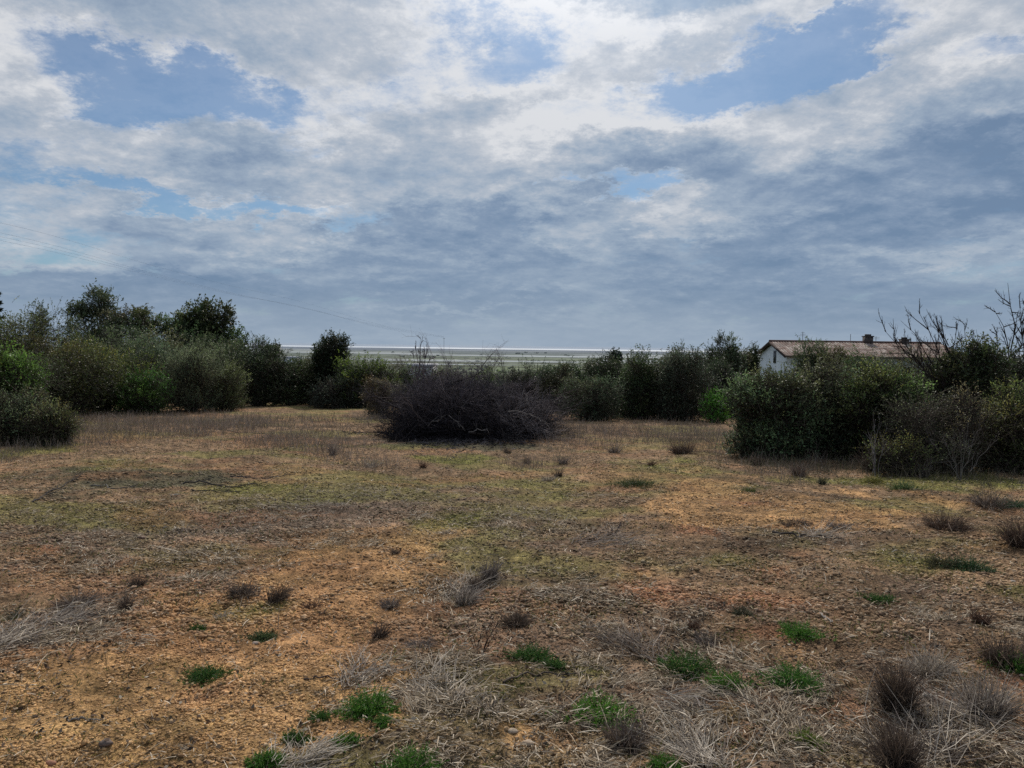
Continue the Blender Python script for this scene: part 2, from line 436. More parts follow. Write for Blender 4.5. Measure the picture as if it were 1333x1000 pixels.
BARK = (.085, .068, .055)
def woody(lumps, trunk_r, h0, colr=BARK, base_spread=.15, n_twigs=6):
    bag = Bag()
    L = np.array(lumps); n = len(L)
    start = np.zeros((n, 3)); start[:, :2] = rng.normal(size=(n, 2)) * base_spread
    start[:, 2] = -.15 
    hub = start.copy(); hub[:, 2] = h0; hub[:, :2] += L[:, :2] * .15
    end = L[:, :3]
    k = 6; t = np.linspace(0, 1, k)[None, :, None]
    mid = (hub + end) / 2 + rng.normal(size=(n, 3)) * .08 * np.linalg.norm(end - hub, axis=1)[:, None]
    P = (1 - t) ** 3 * start[:, None] + 3 * (1 - t) ** 2 * t * hub[:, None] + 3 * (1 - t) * t ** 2 * mid[:, None] + t ** 3 * end[:, None]
    Rd = trunk_r * np.array([1, .75, .55, .4, .28, .16])[None] * rng.uniform(.5, 1, (n, 1))
    tubes(bag, P, Rd, np.tile(colr, (n, 1)) * rng.uniform(.8, 1.2, (n, 1)), 6)
    s, d, _ = children(P, n_twigs, .8, .5, 1)
    ll = np.repeat(L[:, 3], n_twigs) * rng.uniform(.6, 1.1, len(s))
    Q = wiggly(s, d, ll, 4, .25, .1)
    tubes(bag, Q, trunk_r * .16 * np.array([1, .7, .45, .2])[None] * np.ones((len(s), 1)), np.tile(colr, (len(s), 1)), 4)
    return bag

def plant(name, label, cat, px, top, hw, D=None, base=None, n=2600, per=6, leaf=.05, wr=.45, dark=(.02, .03, .012), light=(.07, .085, .03),
          kind='bush', nl=16, size=.42, depth=1.0, sprig=.2, tr=.06, group=None, z0f=0.0, trunk_c=BARK, lf=.3, up=.35, shell=.65, extra=None, vary=.5, top_bias=0):
    if D is None:
        g = G(px, base); D = g[1]
    a = at(px, top, D); x = a[0]; gz = float(H(x, D, False))
    h = a[2] - gz; w = hw * (1.22 if (px < 480 and kind == 'bush') else 1.1) * D / FPX
    root = empty(name, (x, D, gz)); tag(root, label, cat, group)
    z0 = h * z0f
    lumps = make_lumps(w, w * depth, z0, h, nl, size, top_bias)
    A = np.array(lumps)
    lo = (A[:, 0] - A[:, 3]).min(); hi = (A[:, 0] + A[:, 3]).max(); k = 2.2 * w / (hi - lo)
    A[:, 0] = (A[:, 0] - (lo + hi) / 2) * k; A[:, 3] *= k ** .7
    tp = (A[:, 2] + A[:, 4]).max(); bt = (A[:, 2] - A[:, 4]).min(); kz = (h * (1.10 if (px < 480 and kind == 'bush') else 1.02) - z0) / (tp - bt)
    A[:, 2] = z0 + (A[:, 2] - bt) * kz; A[:, 4] *= kz
    lumps = [tuple(v) for v in A]
    if kind == 'bush':   # skirt that reaches the ground
        for i in range(max(7, nl // 2)):
            a_ = rng.uniform(math.pi * .9, 2.1 * math.pi) if i % 3 else rng.uniform(0, 6.28); s = size * .8
            lumps.append((math.cos(a_) * w * (1 - s * 1.2), math.sin(a_) * w * depth * (1 - s * 1.2), h * .10, w * s, h * .24))
    if extra: lumps += [(e[0] * w, e[1] * w, e[2] * h, e[3] * w, e[4] * h) for e in extra]
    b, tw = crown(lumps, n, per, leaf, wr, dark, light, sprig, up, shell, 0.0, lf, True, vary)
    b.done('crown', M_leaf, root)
    wd = woody(lumps, tr, max(z0 * .8, h * .12), trunk_c, .12 if kind == 'bush' else .03)
    V = np.concatenate(wd.V + tw.V); nn = sum(len(v) for v in wd.V)
    F = np.concatenate(wd.F + [f + nn for f in tw.F]); C = np.concatenate(wd.C + tw.C)
    build('trunk', V, F, M_bark, root, C, True)
    return root

DK = (.010, .016, .010); DKL = (.040, .052, .028)
OLV = (.024, .032, .020); OLVL = (.095, .110, .068)
GRY = (.035, .042, .032); GRYL = (.13, .14, .10)
YG = (.022, .034, .010); YGL = (.095, .115, .030)
BR = (.024, .030, .012); BRL = (.070, .075, .028)
BG = (.016, .035, .010); BGL = (.070, .150, .030)

# --- left side, back row
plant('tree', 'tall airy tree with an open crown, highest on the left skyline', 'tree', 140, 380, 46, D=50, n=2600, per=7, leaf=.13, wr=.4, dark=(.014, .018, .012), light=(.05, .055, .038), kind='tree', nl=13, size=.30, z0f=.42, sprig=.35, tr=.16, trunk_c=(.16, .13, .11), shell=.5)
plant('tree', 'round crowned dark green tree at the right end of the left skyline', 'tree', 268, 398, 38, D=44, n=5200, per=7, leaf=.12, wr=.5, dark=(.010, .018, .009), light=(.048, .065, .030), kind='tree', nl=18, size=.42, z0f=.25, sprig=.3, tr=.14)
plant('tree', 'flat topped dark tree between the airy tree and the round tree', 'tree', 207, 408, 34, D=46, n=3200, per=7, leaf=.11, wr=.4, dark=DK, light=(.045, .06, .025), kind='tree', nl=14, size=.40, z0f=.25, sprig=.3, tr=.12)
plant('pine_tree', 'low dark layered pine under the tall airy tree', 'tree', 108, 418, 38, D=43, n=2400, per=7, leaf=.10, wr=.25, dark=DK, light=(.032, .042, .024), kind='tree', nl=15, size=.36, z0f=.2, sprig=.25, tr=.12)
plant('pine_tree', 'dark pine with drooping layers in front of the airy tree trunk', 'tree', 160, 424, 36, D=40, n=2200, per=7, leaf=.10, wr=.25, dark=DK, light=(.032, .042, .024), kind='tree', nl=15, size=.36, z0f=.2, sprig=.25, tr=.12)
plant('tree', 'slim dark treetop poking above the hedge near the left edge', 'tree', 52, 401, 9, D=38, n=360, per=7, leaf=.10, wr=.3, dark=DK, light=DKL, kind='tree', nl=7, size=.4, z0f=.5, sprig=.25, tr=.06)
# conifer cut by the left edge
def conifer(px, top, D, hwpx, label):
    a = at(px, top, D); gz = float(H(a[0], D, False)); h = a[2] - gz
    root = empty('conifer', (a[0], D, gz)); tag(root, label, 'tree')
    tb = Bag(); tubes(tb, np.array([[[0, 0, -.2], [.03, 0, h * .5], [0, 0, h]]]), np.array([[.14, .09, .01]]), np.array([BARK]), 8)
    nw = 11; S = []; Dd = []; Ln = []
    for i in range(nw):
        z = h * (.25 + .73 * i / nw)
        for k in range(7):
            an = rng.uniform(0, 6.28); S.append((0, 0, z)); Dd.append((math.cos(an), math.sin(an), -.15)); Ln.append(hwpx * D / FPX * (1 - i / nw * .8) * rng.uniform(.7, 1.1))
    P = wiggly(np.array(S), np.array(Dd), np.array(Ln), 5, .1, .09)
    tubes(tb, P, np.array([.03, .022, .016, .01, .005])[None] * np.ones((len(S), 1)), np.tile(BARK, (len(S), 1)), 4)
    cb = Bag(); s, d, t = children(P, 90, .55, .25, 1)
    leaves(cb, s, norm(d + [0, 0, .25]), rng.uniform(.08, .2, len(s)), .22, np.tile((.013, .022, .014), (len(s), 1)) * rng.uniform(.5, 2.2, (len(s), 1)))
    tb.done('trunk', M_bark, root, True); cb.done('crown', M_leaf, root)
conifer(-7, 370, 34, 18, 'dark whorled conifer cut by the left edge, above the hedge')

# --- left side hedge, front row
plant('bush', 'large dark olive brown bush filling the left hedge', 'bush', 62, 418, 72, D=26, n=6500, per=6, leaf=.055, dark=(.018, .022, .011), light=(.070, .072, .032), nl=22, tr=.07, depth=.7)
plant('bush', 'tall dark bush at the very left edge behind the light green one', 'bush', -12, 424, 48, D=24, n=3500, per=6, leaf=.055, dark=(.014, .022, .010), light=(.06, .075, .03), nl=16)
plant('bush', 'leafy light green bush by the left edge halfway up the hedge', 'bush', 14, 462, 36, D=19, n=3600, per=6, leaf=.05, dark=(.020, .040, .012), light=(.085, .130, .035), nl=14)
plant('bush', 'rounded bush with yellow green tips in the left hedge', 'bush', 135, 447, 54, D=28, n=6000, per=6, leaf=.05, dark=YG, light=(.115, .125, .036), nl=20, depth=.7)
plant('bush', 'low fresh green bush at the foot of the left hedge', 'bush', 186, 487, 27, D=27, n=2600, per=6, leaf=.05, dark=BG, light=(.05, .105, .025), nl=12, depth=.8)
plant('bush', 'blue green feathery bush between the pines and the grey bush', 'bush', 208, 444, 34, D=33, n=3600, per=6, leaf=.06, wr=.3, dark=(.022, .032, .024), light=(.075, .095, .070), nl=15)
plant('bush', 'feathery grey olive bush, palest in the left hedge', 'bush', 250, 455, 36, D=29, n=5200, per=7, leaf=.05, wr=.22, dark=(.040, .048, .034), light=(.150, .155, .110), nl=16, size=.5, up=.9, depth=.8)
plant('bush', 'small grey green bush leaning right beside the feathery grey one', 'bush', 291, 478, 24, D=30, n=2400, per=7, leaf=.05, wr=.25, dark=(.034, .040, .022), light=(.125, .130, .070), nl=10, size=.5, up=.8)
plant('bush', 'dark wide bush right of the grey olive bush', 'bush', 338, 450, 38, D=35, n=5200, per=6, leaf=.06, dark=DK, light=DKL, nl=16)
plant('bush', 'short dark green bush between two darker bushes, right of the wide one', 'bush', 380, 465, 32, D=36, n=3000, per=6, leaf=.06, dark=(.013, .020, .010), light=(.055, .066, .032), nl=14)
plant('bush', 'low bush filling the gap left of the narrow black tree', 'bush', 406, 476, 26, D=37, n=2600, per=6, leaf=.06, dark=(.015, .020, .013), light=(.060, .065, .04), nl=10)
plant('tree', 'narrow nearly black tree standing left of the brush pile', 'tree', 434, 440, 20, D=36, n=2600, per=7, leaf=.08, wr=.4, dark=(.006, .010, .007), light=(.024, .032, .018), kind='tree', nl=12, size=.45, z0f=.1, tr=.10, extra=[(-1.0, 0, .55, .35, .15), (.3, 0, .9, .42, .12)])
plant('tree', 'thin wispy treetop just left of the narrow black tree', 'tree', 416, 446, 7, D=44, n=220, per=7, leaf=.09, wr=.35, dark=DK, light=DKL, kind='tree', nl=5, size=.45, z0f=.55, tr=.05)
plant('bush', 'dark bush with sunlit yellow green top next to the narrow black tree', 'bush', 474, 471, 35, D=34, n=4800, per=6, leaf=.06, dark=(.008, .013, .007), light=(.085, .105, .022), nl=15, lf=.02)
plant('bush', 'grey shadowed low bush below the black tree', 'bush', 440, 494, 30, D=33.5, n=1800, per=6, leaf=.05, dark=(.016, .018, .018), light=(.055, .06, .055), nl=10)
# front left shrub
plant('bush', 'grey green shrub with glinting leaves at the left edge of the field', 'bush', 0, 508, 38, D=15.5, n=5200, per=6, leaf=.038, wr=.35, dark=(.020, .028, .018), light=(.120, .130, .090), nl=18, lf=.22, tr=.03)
plant('bush', 'low sprawling shrub with olive tips in front of the left hedge', 'bush', 62, 536, 28, D=15.5, n=2600, per=6, leaf=.034, wr=.35, dark=(.022, .028, .014), light=(.105, .110, .055), nl=12, lf=.22, tr=.02, sprig=.25)

# --- middle
fill = [
 ('olive brown bush bridging the left edge shrub and the hedge', 14, 470, 44, 22, OLV, OLVL), ('dim green bush right behind the left edge shrub', 78, 478, 46, 27, DK, OLVL),
 ('dark bush closing the gap behind the far left light green bush', 20, 440, 50, 30, DK, DKL), ('olive bush behind the yellow green one on the left', 100, 436, 46, 34, OLV, OLVL),
 ('dim green bush under the flat topped tree', 190, 436, 44, 37, DK, OLVL), ('deep green bush under the round crowned tree', 248, 434, 44, 40, DK, DKL),
 ('olive bush just right of the round crowned tree', 302, 452, 30, 38, OLV, OLVL), ('dark bush behind the low gap bush', 396, 476, 34, 42, DK, DKL),
 ('dark bush linking the hedge to the brush pile', 495, 482, 28, 38, DK, OLVL), ('dim bush behind the slender pale tree', 556, 478, 36, 42, DK, OLVL),
 ('dark bush above the brush pile centre', 622, 488, 34, 34, DK, DKL), ('dim grey bush right behind the pile crest', 708, 482, 34, 40, DK, OLVL),
 ('dark bush behind the grey green dome', 752, 474, 34, 38, DK, DKL), ('dark bush left of the tallest one in the right hedge', 812, 461, 30, 32, DK, DKL),
 ('dark bush between the tallest one and the grey tinged one', 866, 459, 30, 31, DK, DKL), ('dark bush right above the bright green patch', 922, 458, 30, 34, DK, DKL),
 ('olive bush under the house gable', 984, 498, 22, 30, DK, OLVL), ('dark bush in front of the long house wall', 1108, 461, 44, 32, DK, DKL),
 ('olive bush covering the right end of the house wall', 1192, 458, 44, 28, DK, OLVL), ('dim bush behind the thin scrubby one', 1216, 480, 36, 22, DK, OLVL),
 ('dark bush between the leafless trees', 1296, 462, 34, 21, DK, DKL)]
for (lb, px, tp, hw, D_, a_, b_) in fill:
    plant('bush', lb, 'bush', px, tp, hw, D=D_, n=3000, per=6, leaf=.0018 * D_, dark=a_, light=b_, nl=14, size=.38)
plant('bush', 'dull grey leafless looking bush behind the left end of the brush pile', 'bush', 520, 468, 24, D=42, n=1500, per=6, leaf=.06, wr=.3, dark=(.035, .034, .036), light=(.095, .095, .092), nl=12)
plant('bush', 'brown grey bush peeping over the left of the brush pile', 'bush', 500, 497, 22, D=27, n=1400, per=6, leaf=.045, wr=.3, dark=(.030, .026, .022), light=(.090, .080, .055), nl=10)
plant('bush', 'dark grey green bush behind the middle of the brush pile', 'bush', 588, 480, 34, D=38, n=2600, per=6, leaf=.06, dark=(.018, .021, .019), light=(.065, .072, .056), nl=14)
plant('bush', 'bush with a sunlit light green top behind the brush pile', 'bush', 634, 480, 22, D=55, n=1500, per=6, leaf=.08, dark=(.025, .04, .018), light=(.12, .15, .05), nl=10, lf=.45)
plant('bush', 'dark round bush behind the right end of the brush pile', 'bush', 690, 474, 27, D=36, n=3000, per=6, leaf=.06, dark=(.010, .013, .010), light=(.040, .048, .036), nl=14)
plant('bush', 'grey green bush just above the pile between two dark bushes', 'bush', 662, 484, 22, D=45, n=1500, per=6, leaf=.07, dark=(.022, .028, .022), light=(.08, .09, .07), nl=10)
plant('bush', 'dark bush standing right behind the pale fuzzy pile end', 'bush', 728, 478, 24, D=34, n=2400, per=6, leaf=.06, dark=(.012, .016, .012), light=(.045, .055, .038), nl=12)
plant('bush', 'grey green dome shaped bush right of the brush pile', 'bush', 768, 494, 36, D=28, n=4200, per=6, leaf=.042, wr=.4, dark=(.020, .030, .022), light=(.070, .090, .062), nl=14)
plant('bush', 'black green bush right behind the grey green dome', 'bush', 792, 466, 27, D=33, n=3000, per=6, leaf=.06, dark=(.008, .013, .009), light=(.030, .042, .026), nl=14)
plant('bush', 'tall dark bush in the middle of the right hedge', 'bush', 838, 458, 31, D=29, n=4800, per=6, leaf=.055, dark=(.010, .016, .009), light=(.040, .055, .026), nl=18)
plant('bush', 'grey tinged dark bush left of the bright green patch', 'bush', 893, 455, 33, D=28, n=4800, per=6, leaf=.05, dark=(.014, .018, .015), light=(.055, .062, .050), nl=18)
plant('bush', 'small bright green bush in the gap of the right hedge', 'bush', 932, 512, 15, D=27, n=1100, per=6, leaf=.045, dark=(.030, .075, .015), light=(.10, .24, .04), nl=8, lf=.5)
plant('bush', 'dark low bush between the bright patch and the big leafy bush', 'bush', 940, 472, 26, D=31, n=2600, per=6, leaf=.055, dark=(.010, .014, .010), light=(.038, .048, .032), nl=12)
plant('tree', 'round dark olive tree left of the white house gable', 'tree', 952, 441, 20, D=42, n=2600, per=7, leaf=.08, wr=.35, dark=(.014, .020, .014), light=(.05, .06, .042), kind='tree', nl=14, z0f=.2, tr=.1)
plant('tree', 'low dark tree touching the left side of the house', 'tree', 976, 452, 11, D=44, n=1200, per=7, leaf=.08, wr=.4, dark=DK, light=DKL, kind='tree', nl=8, z0f=.2, tr=.07)
plant('tree', 'dark rounded tree in front of the house wall', 'tree', 1063, 447, 23, D=38, n=3200, per=7, leaf=.07, wr=.4, dark=(.014, .020, .012), light=(.048, .058, .036), kind='tree', nl=14, z0f=.12, tr=.1)
plant('tree', 'brown tinged dark tree hiding the middle of the roof edge', 'tree', 1088, 455, 18, D=36, n=2200, per=7, leaf=.06, wr=.4, dark=(.012, .014, .008), light=(.060, .058, .028), kind='tree', nl=12, z0f=.12, tr=.1)
plant('bush', 'deep green bush along the roof edge under the chimney', 'bush', 1140, 463, 32, D=30, n=3600, per=6, leaf=.055, dark=(.012, .022, .010), light=(.045, .068, .028), nl=14)
plant('bush', 'dark bush between house and big leafy bush', 'bush', 1004, 500, 22, D=26, n=2800, per=6, leaf=.05, dark=DK, light=DKL, nl=12)

# --- right side front
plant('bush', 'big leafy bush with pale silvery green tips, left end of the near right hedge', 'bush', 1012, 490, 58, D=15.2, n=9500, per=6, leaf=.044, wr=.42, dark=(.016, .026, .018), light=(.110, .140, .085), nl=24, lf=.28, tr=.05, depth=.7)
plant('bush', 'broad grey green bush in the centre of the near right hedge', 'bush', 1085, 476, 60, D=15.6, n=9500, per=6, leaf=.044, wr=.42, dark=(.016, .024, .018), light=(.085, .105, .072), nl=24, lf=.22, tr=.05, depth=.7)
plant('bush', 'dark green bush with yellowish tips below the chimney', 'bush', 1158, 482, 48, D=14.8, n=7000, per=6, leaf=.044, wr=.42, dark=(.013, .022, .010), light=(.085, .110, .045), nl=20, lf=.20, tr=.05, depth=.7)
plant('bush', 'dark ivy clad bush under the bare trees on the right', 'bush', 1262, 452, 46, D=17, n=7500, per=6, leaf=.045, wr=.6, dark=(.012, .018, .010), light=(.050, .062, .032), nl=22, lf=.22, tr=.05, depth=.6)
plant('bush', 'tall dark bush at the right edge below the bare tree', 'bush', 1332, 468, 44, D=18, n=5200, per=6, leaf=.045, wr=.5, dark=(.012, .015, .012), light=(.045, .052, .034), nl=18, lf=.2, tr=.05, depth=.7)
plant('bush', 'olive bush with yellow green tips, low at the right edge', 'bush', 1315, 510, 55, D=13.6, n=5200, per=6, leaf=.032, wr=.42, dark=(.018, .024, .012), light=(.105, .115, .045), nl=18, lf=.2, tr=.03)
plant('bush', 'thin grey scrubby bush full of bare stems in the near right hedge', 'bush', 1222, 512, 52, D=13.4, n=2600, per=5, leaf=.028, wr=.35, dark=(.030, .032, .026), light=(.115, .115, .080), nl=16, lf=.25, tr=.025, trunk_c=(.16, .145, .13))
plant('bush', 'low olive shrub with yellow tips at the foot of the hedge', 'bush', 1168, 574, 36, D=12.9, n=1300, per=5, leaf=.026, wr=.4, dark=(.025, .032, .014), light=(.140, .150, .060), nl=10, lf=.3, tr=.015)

# ------------------------------------------------------------------ bare trees
def bare(name, label, px, base_py, D, stems, col=(.035, .03, .028), group=None, cat='tree', gen=(7, 6, 5), r0=.05, kids=(.55, .5), ang=.45, spread=.05, leafs=None, wob=.14, kt=.2):
    "stems: list of (tip px, tip py, depth offset)"
    a = at(px, base_py, D); gz = float(H(a[0], D, False))
    root = empty(name, (a[0], D, gz)); tag(root, label, cat, group)
    o = np.array([a[0], D, gz]); bag = Bag()
    S = []; E = []
    for (tx, ty, dd) in stems:
        E.append(at(tx, ty, D + dd) - o); S.append(np.array([rng.normal() * spread, rng.normal() * spread, -.1]))
    S = np.array(S); E = np.array(E); k = 8; t = np.linspace(0, 1, k)[None, :, None]
    ctrl = S + np.array([0, 0, 1]) * (E[:, 2:3] * .28) + (E - S) * .30
    P = (1 - t) ** 2 * S[:, None] + 2 * (1 - t) * t * ctrl[:, None] + t ** 2 * E[:, None]
    ln = np.linalg.norm(E - S, axis=1)
    P = P + rng.normal(size=P.shape) * (ln * .012)[:, None, None] * np.minimum(t * 3, 1)
    tubes(bag, P, r0 * np.linspace(1, .12, k)[None] * rng.uniform(.7, 1, (len(S), 1)), np.tile(col, (len(S), 1)), 6)
    par = P; pl_ = ln; r = r0 * .4
    for gi, m in enumerate(gen):
        s, d, tt = children(par, m, ang, kt if gi else .3, 1.0)
        L = np.repeat(pl_, m) * (kids[0] if gi == 0 else kids[1]) * (1.15 - tt * .8) * rng.uniform(.5, 1.1, len(s))
        kk = 5 if gi < 2 else 4
        par = wiggly(s, norm(d + np.array([0, 0, .25])), L, kk, wob, .06)
        pl_ = L
        tubes(bag, par, r * np.linspace(1, .25, kk)[None] * np.ones((len(s), 1)), np.tile(col, (len(s), 1)) * rng.uniform(.7, 1.4, (len(s), 1)), 4 if gi == 0 else 3)
        r *= .45
    bag.done('trunk', M_bark, root, True)
    if leafs:
        cb = Bag(); n = int(leafs[0]); i = rng.integers(0, len(par), n); j = rng.integers(1, par.shape[1], n)
        leaves(cb, par[i, j], rdir(n), rng.uniform(.6, 1.2, n) * leafs[1], .5, np.tile(leafs[2], (n, 1)) * rng.uniform(.5, 1.6, (n, 1)))
        cb.done('crown', M_leaf, root)
    return root
bare('bare_tree', 'leafless tree with branches fanning out to the left over the roof end', 1262, 600, 17.0,
     [(1152, 429, 0), (1172, 420, .3), (1197, 408, -.2), (1160, 445, .4), (1214, 418, .3), (1180, 455, -.3), (1228, 432, .1)], gen=(11, 7, 5), r0=.032, kids=(.40, .48), ang=.5, wob=.07)
bare('bare_tree', 'upright leafless tree, tallest at the right edge of the photo', 1318, 600, 19,
     [(1316, 368, 0), (1297, 402, .3), (1326, 392, -.3), (1340, 396, .2), (1294, 430, .2), (1345, 420, .3)], gen=(12, 6, 4), r0=.038, kids=(.27, .5), ang=.7, wob=.09)
bare('bare_tree', 'thin bare branches rising between the two larger leafless trees', 1262, 600, 18,
     [(1257, 419, 0), (1246, 425, .2), (1276, 428, .2), (1284, 436, -.2), (1240, 440, .1), (1268, 440, .1)], gen=(8, 6, 3), r0=.03, kids=(.30, .5), ang=.7, leafs=(250, .03, (.03, .04, .02)))
bare('bare_tree', 'slender pale leafless tree rising behind the brush pile', 548, 530, 31,
     [(548, 437, 0), (541, 446, .3), (556, 444, -.2), (536, 456, .2), (561, 458, .2), (552, 452, 0)], col=(.085, .075, .085), gen=(10, 6, 4), r0=.035, kids=(.30, .45), ang=.6)
bare('bare_shrub', 'pale tangle of dry stems at the foot of the right hedge', 1252, 606, 12.0,
     [(1237, 552, 0), (1262, 545, .2), (1275, 556, -.1), (1225, 566, .1), (1252, 558, 0), (1300, 570, .1), (1212, 578, 0)], col=(.13, .12, .11), gen=(7, 5), r0=.008, kids=(.5, .5), ang=.55, cat='shrub')
bare('bare_shrub', 'pale upright dead stems beside the low olive shrub', 1140, 612, 12.6,
     [(1137, 540, 0), (1146, 548, .2), (1130, 560, -.1), (1152, 562, .1), (1125, 575, 0)], col=(.19, .17, .17), gen=(6, 4), r0=.007, kids=(.4, .5), ang=.5, cat='shrub')

# ------------------------------------------------------------------ brush pile
def brush_pile():
    c = G(612, 572); D = c[1] + 1.3; wx = 86 * D / FPX; a = at(612, 572, D)
    g = float(H(a[0], D, False)); root = empty('brush_pile', (a[0], D, g))
    tag(root, 'big dark heap of cut dead branches in the middle of the field', 'brush pile')
    top = at(612, 492, D)[2] - g
    def env(x):  # height of the pile along its width, x in -1..1.1
        return .9 * top * np.interp(x, [-1.05, -.92, -.72, -.5, -.25, -.05, .12, .3, .5, .7, .88, 1.05], [.08, .42, .78, .98, 1.02, .94, .92, .76, .58, .44, .26, .05])
    def starts(n, spread=1.0):
        x = rng.uniform(-.98, .98, n) * spread; y = rng.uniform(-1, 1, n) * (.8 + .35 * fbm(x * 3, x * 0 + 2, 78, 3)) * np.sqrt(np.clip(1 - x * x * .7, .1, 1))
        z = env(x) * (rng.uniform(0, 1, n) ** .8) * np.clip(1 - np.abs(y) ** 2.2 * .85, .12, 1)
        return np.stack([x * wx, y * 1.7, z], 1), x
    shade = lambda P, col: np.asarray(col)[None] * np.clip(.35 + 1.0 * P[:, 2:3] / top, .3, 1.5)  # shade within the heap painted into twig colour, darker toward the foot
    def layer(n, Lr, r, m2, m3, colr, colr2, up):
        bag = Bag()
        s, xn = starts(n)
        d = norm(rng.normal(size=(n, 3)) * np.array([1, .8, .45]) + np.stack([xn * .5, np.zeros(n), np.full(n, up)], 1))
        P = wiggly(s - d * (Lr * .4), d, rng.uniform(.5, 1.5, n) * Lr, 7, .17)
        P[..., 2] = np.maximum(P[..., 2], .02)
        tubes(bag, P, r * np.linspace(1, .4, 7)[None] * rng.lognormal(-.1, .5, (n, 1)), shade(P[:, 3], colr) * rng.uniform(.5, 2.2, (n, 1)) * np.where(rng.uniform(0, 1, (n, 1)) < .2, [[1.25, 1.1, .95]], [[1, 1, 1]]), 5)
        s, d, _ = children(P, m2, .55, .2)
        Q = wiggly(s, d, rng.uniform(.3, .9, len(s)) * Lr * .5, 5, .2)
        Q[..., 2] = np.maximum(Q[..., 2], .02)
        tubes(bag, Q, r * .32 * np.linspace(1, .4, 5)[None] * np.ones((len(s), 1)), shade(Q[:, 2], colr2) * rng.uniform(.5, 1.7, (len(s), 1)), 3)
        s, d, _ = children(Q, m3, .6, .2)
        T = wiggly(s, d, rng.uniform(.12, .4, len(s)), 4, .22)
        T[..., 2] = np.maximum(T[..., 2], .01)
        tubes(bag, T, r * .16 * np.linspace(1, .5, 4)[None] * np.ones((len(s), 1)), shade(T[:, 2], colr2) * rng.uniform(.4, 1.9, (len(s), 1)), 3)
        return bag
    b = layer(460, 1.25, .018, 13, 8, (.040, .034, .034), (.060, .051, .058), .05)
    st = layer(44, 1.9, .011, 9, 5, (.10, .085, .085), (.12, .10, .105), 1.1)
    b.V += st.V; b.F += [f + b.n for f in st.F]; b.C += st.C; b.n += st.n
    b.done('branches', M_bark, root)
    # pale fuzzy right end
    bag = Bag(); n = 150
    x = rng.uniform(.45, 1.02, n); s = np.stack([x * wx, rng.uniform(-1.4, .3, n), env(np.minimum(x, .95)) * rng.uniform(0, .9, n)], 1)
    P = wiggly(s, norm(rng.normal(size=(n, 3)) * .5 + [.45, -.2, .45]), rng.uniform(.5, 1.0, n), 6, .16); P[..., 2] = np.maximum(P[..., 2], .02)
    tubes(bag, P, .006 * np.linspace(1, .4, 6)[None] * np.ones((n, 1)), np.tile((.15, .135, .14), (n, 1)) * rng.uniform(.6, 1.3, (n, 1)), 4)
    s, d, _ = children(P, 14, .5, .15); T = wiggly(s, d, rng.uniform(.15, .45, len(s)), 4, .2); T[..., 2] = np.maximum(T[..., 2], .01)
    tubes(bag, T, .0028 * np.ones((len(s), 4)), np.tile((.21, .185, .19), (len(s), 1)) * rng.uniform(.4, 1.5, (len(s), 1)), 3)
    o = bag.done('twigs', M_bark, root); o['label'] = 'paler grey fuzz of fine twigs at the right end of the heap'
    # a few pale stripped branches across the front
    for (x0, y0, x1, y1, rr) in [(662, 534, 692, 541, .014), (690, 538, 706, 550, .010), (584, 540, 606, 560, .008), (556, 555, 580, 541, .008), (681, 507, 688, 528, .009), (612, 563, 634, 560, .014)]:
        p0 = at(x0, y0, D - 1.75) - [a[0], D, g]; p1 = at(x1, y1, D - 1.95) - [a[0], D, g]
        q = Bag(); t = np.linspace(0, 1, 7)[:, None]; Pp = p0 * (1 - t) + p1 * t + rng.normal(size=(7, 3)) * .02; Pp[:, 2] += .02 * np.sin(t[:, 0] * 3.1)
        tubes(q, Pp[None], rr * np.linspace(1, .45, 7)[None], np.array([(.20, .175, .16)]), 6)
        s, d, _ = children(Pp[None], 4, .5); tubes(q, wiggly(s, d, rng.uniform(.1, .3, 4), 4, .06), .003 * np.ones((4, 4)), np.tile((.2, .18, .17), (4, 1)), 3)
        o = q.done('branch', M_bark, root); o['label'] = 'pale stripped branch lying across the heap'
    # dark litter flakes along the front of the foot
    n = 15000; x = rng.normal(size=n) * .5; y = -.75 * np.sqrt(np.clip(1 - (x / 1.15) ** 2, 0, 1)) - rng.exponential(.45, n) * (.6 + .9 * fbm(x * 4, x * 0, 77, 3))
    bx = x * wx; zz = H(a[0] + bx, D + y) - g
    base = np.stack([bx, y, zz + .012 + rng.uniform(0, .06, n) * (y > -1.4)], 1)
    bag = Bag(); d = norm(rng.normal(size=(n, 3)) * [1, 1, .25])
    leaves(bag, base, d, rng.uniform(.03, .16, n), .2, np.tile((.075, .065, .068), (n, 1)) * rng.uniform(.3, 1.8, (n, 1)))
    bag.done('litter', M_bark, root)
brush_pile()

# ------------------------------------------------------------------ house on the right
def simple_mat(name, c1, c2, scale, rough=.85, bump=.0):
    m, nt, out = new_mat(name); N = nt.nodes.new; L = nt.links.new
    tc = N('ShaderNodeTexCoord'); nz = N('ShaderNodeTexNoise'); nz.inputs['Scale'].default_value = scale; nz.inputs['Detail'].default_value = 6
    L(tc.outputs['Object'], nz.inputs['Vector'])
    cr = N('ShaderNodeValToRGB'); cr.color_ramp.elements[0].position = .35; cr.color_ramp.elements[1].position = .65
    cr.color_ramp.elements[0].color = c1 + (1,); cr.color_ramp.elements[1].color = c2 + (1,)
    L(nz.outputs['Fac'], cr.inputs[0]); p = N('ShaderNodeBsdfPrincipled'); p.inputs['Roughness'].default_value = rough
    L(cr.outputs[0], p.inputs['Base Color']); L(p.outputs[0], out.inputs['Surface'])
    if bump:
        b = N('ShaderNodeBump'); b.inputs['Distance'].default_value = bump; L(nz.outputs['Fac'], b.inputs['Height']); L(b.outputs[0], p.inputs['Normal'])
    return m
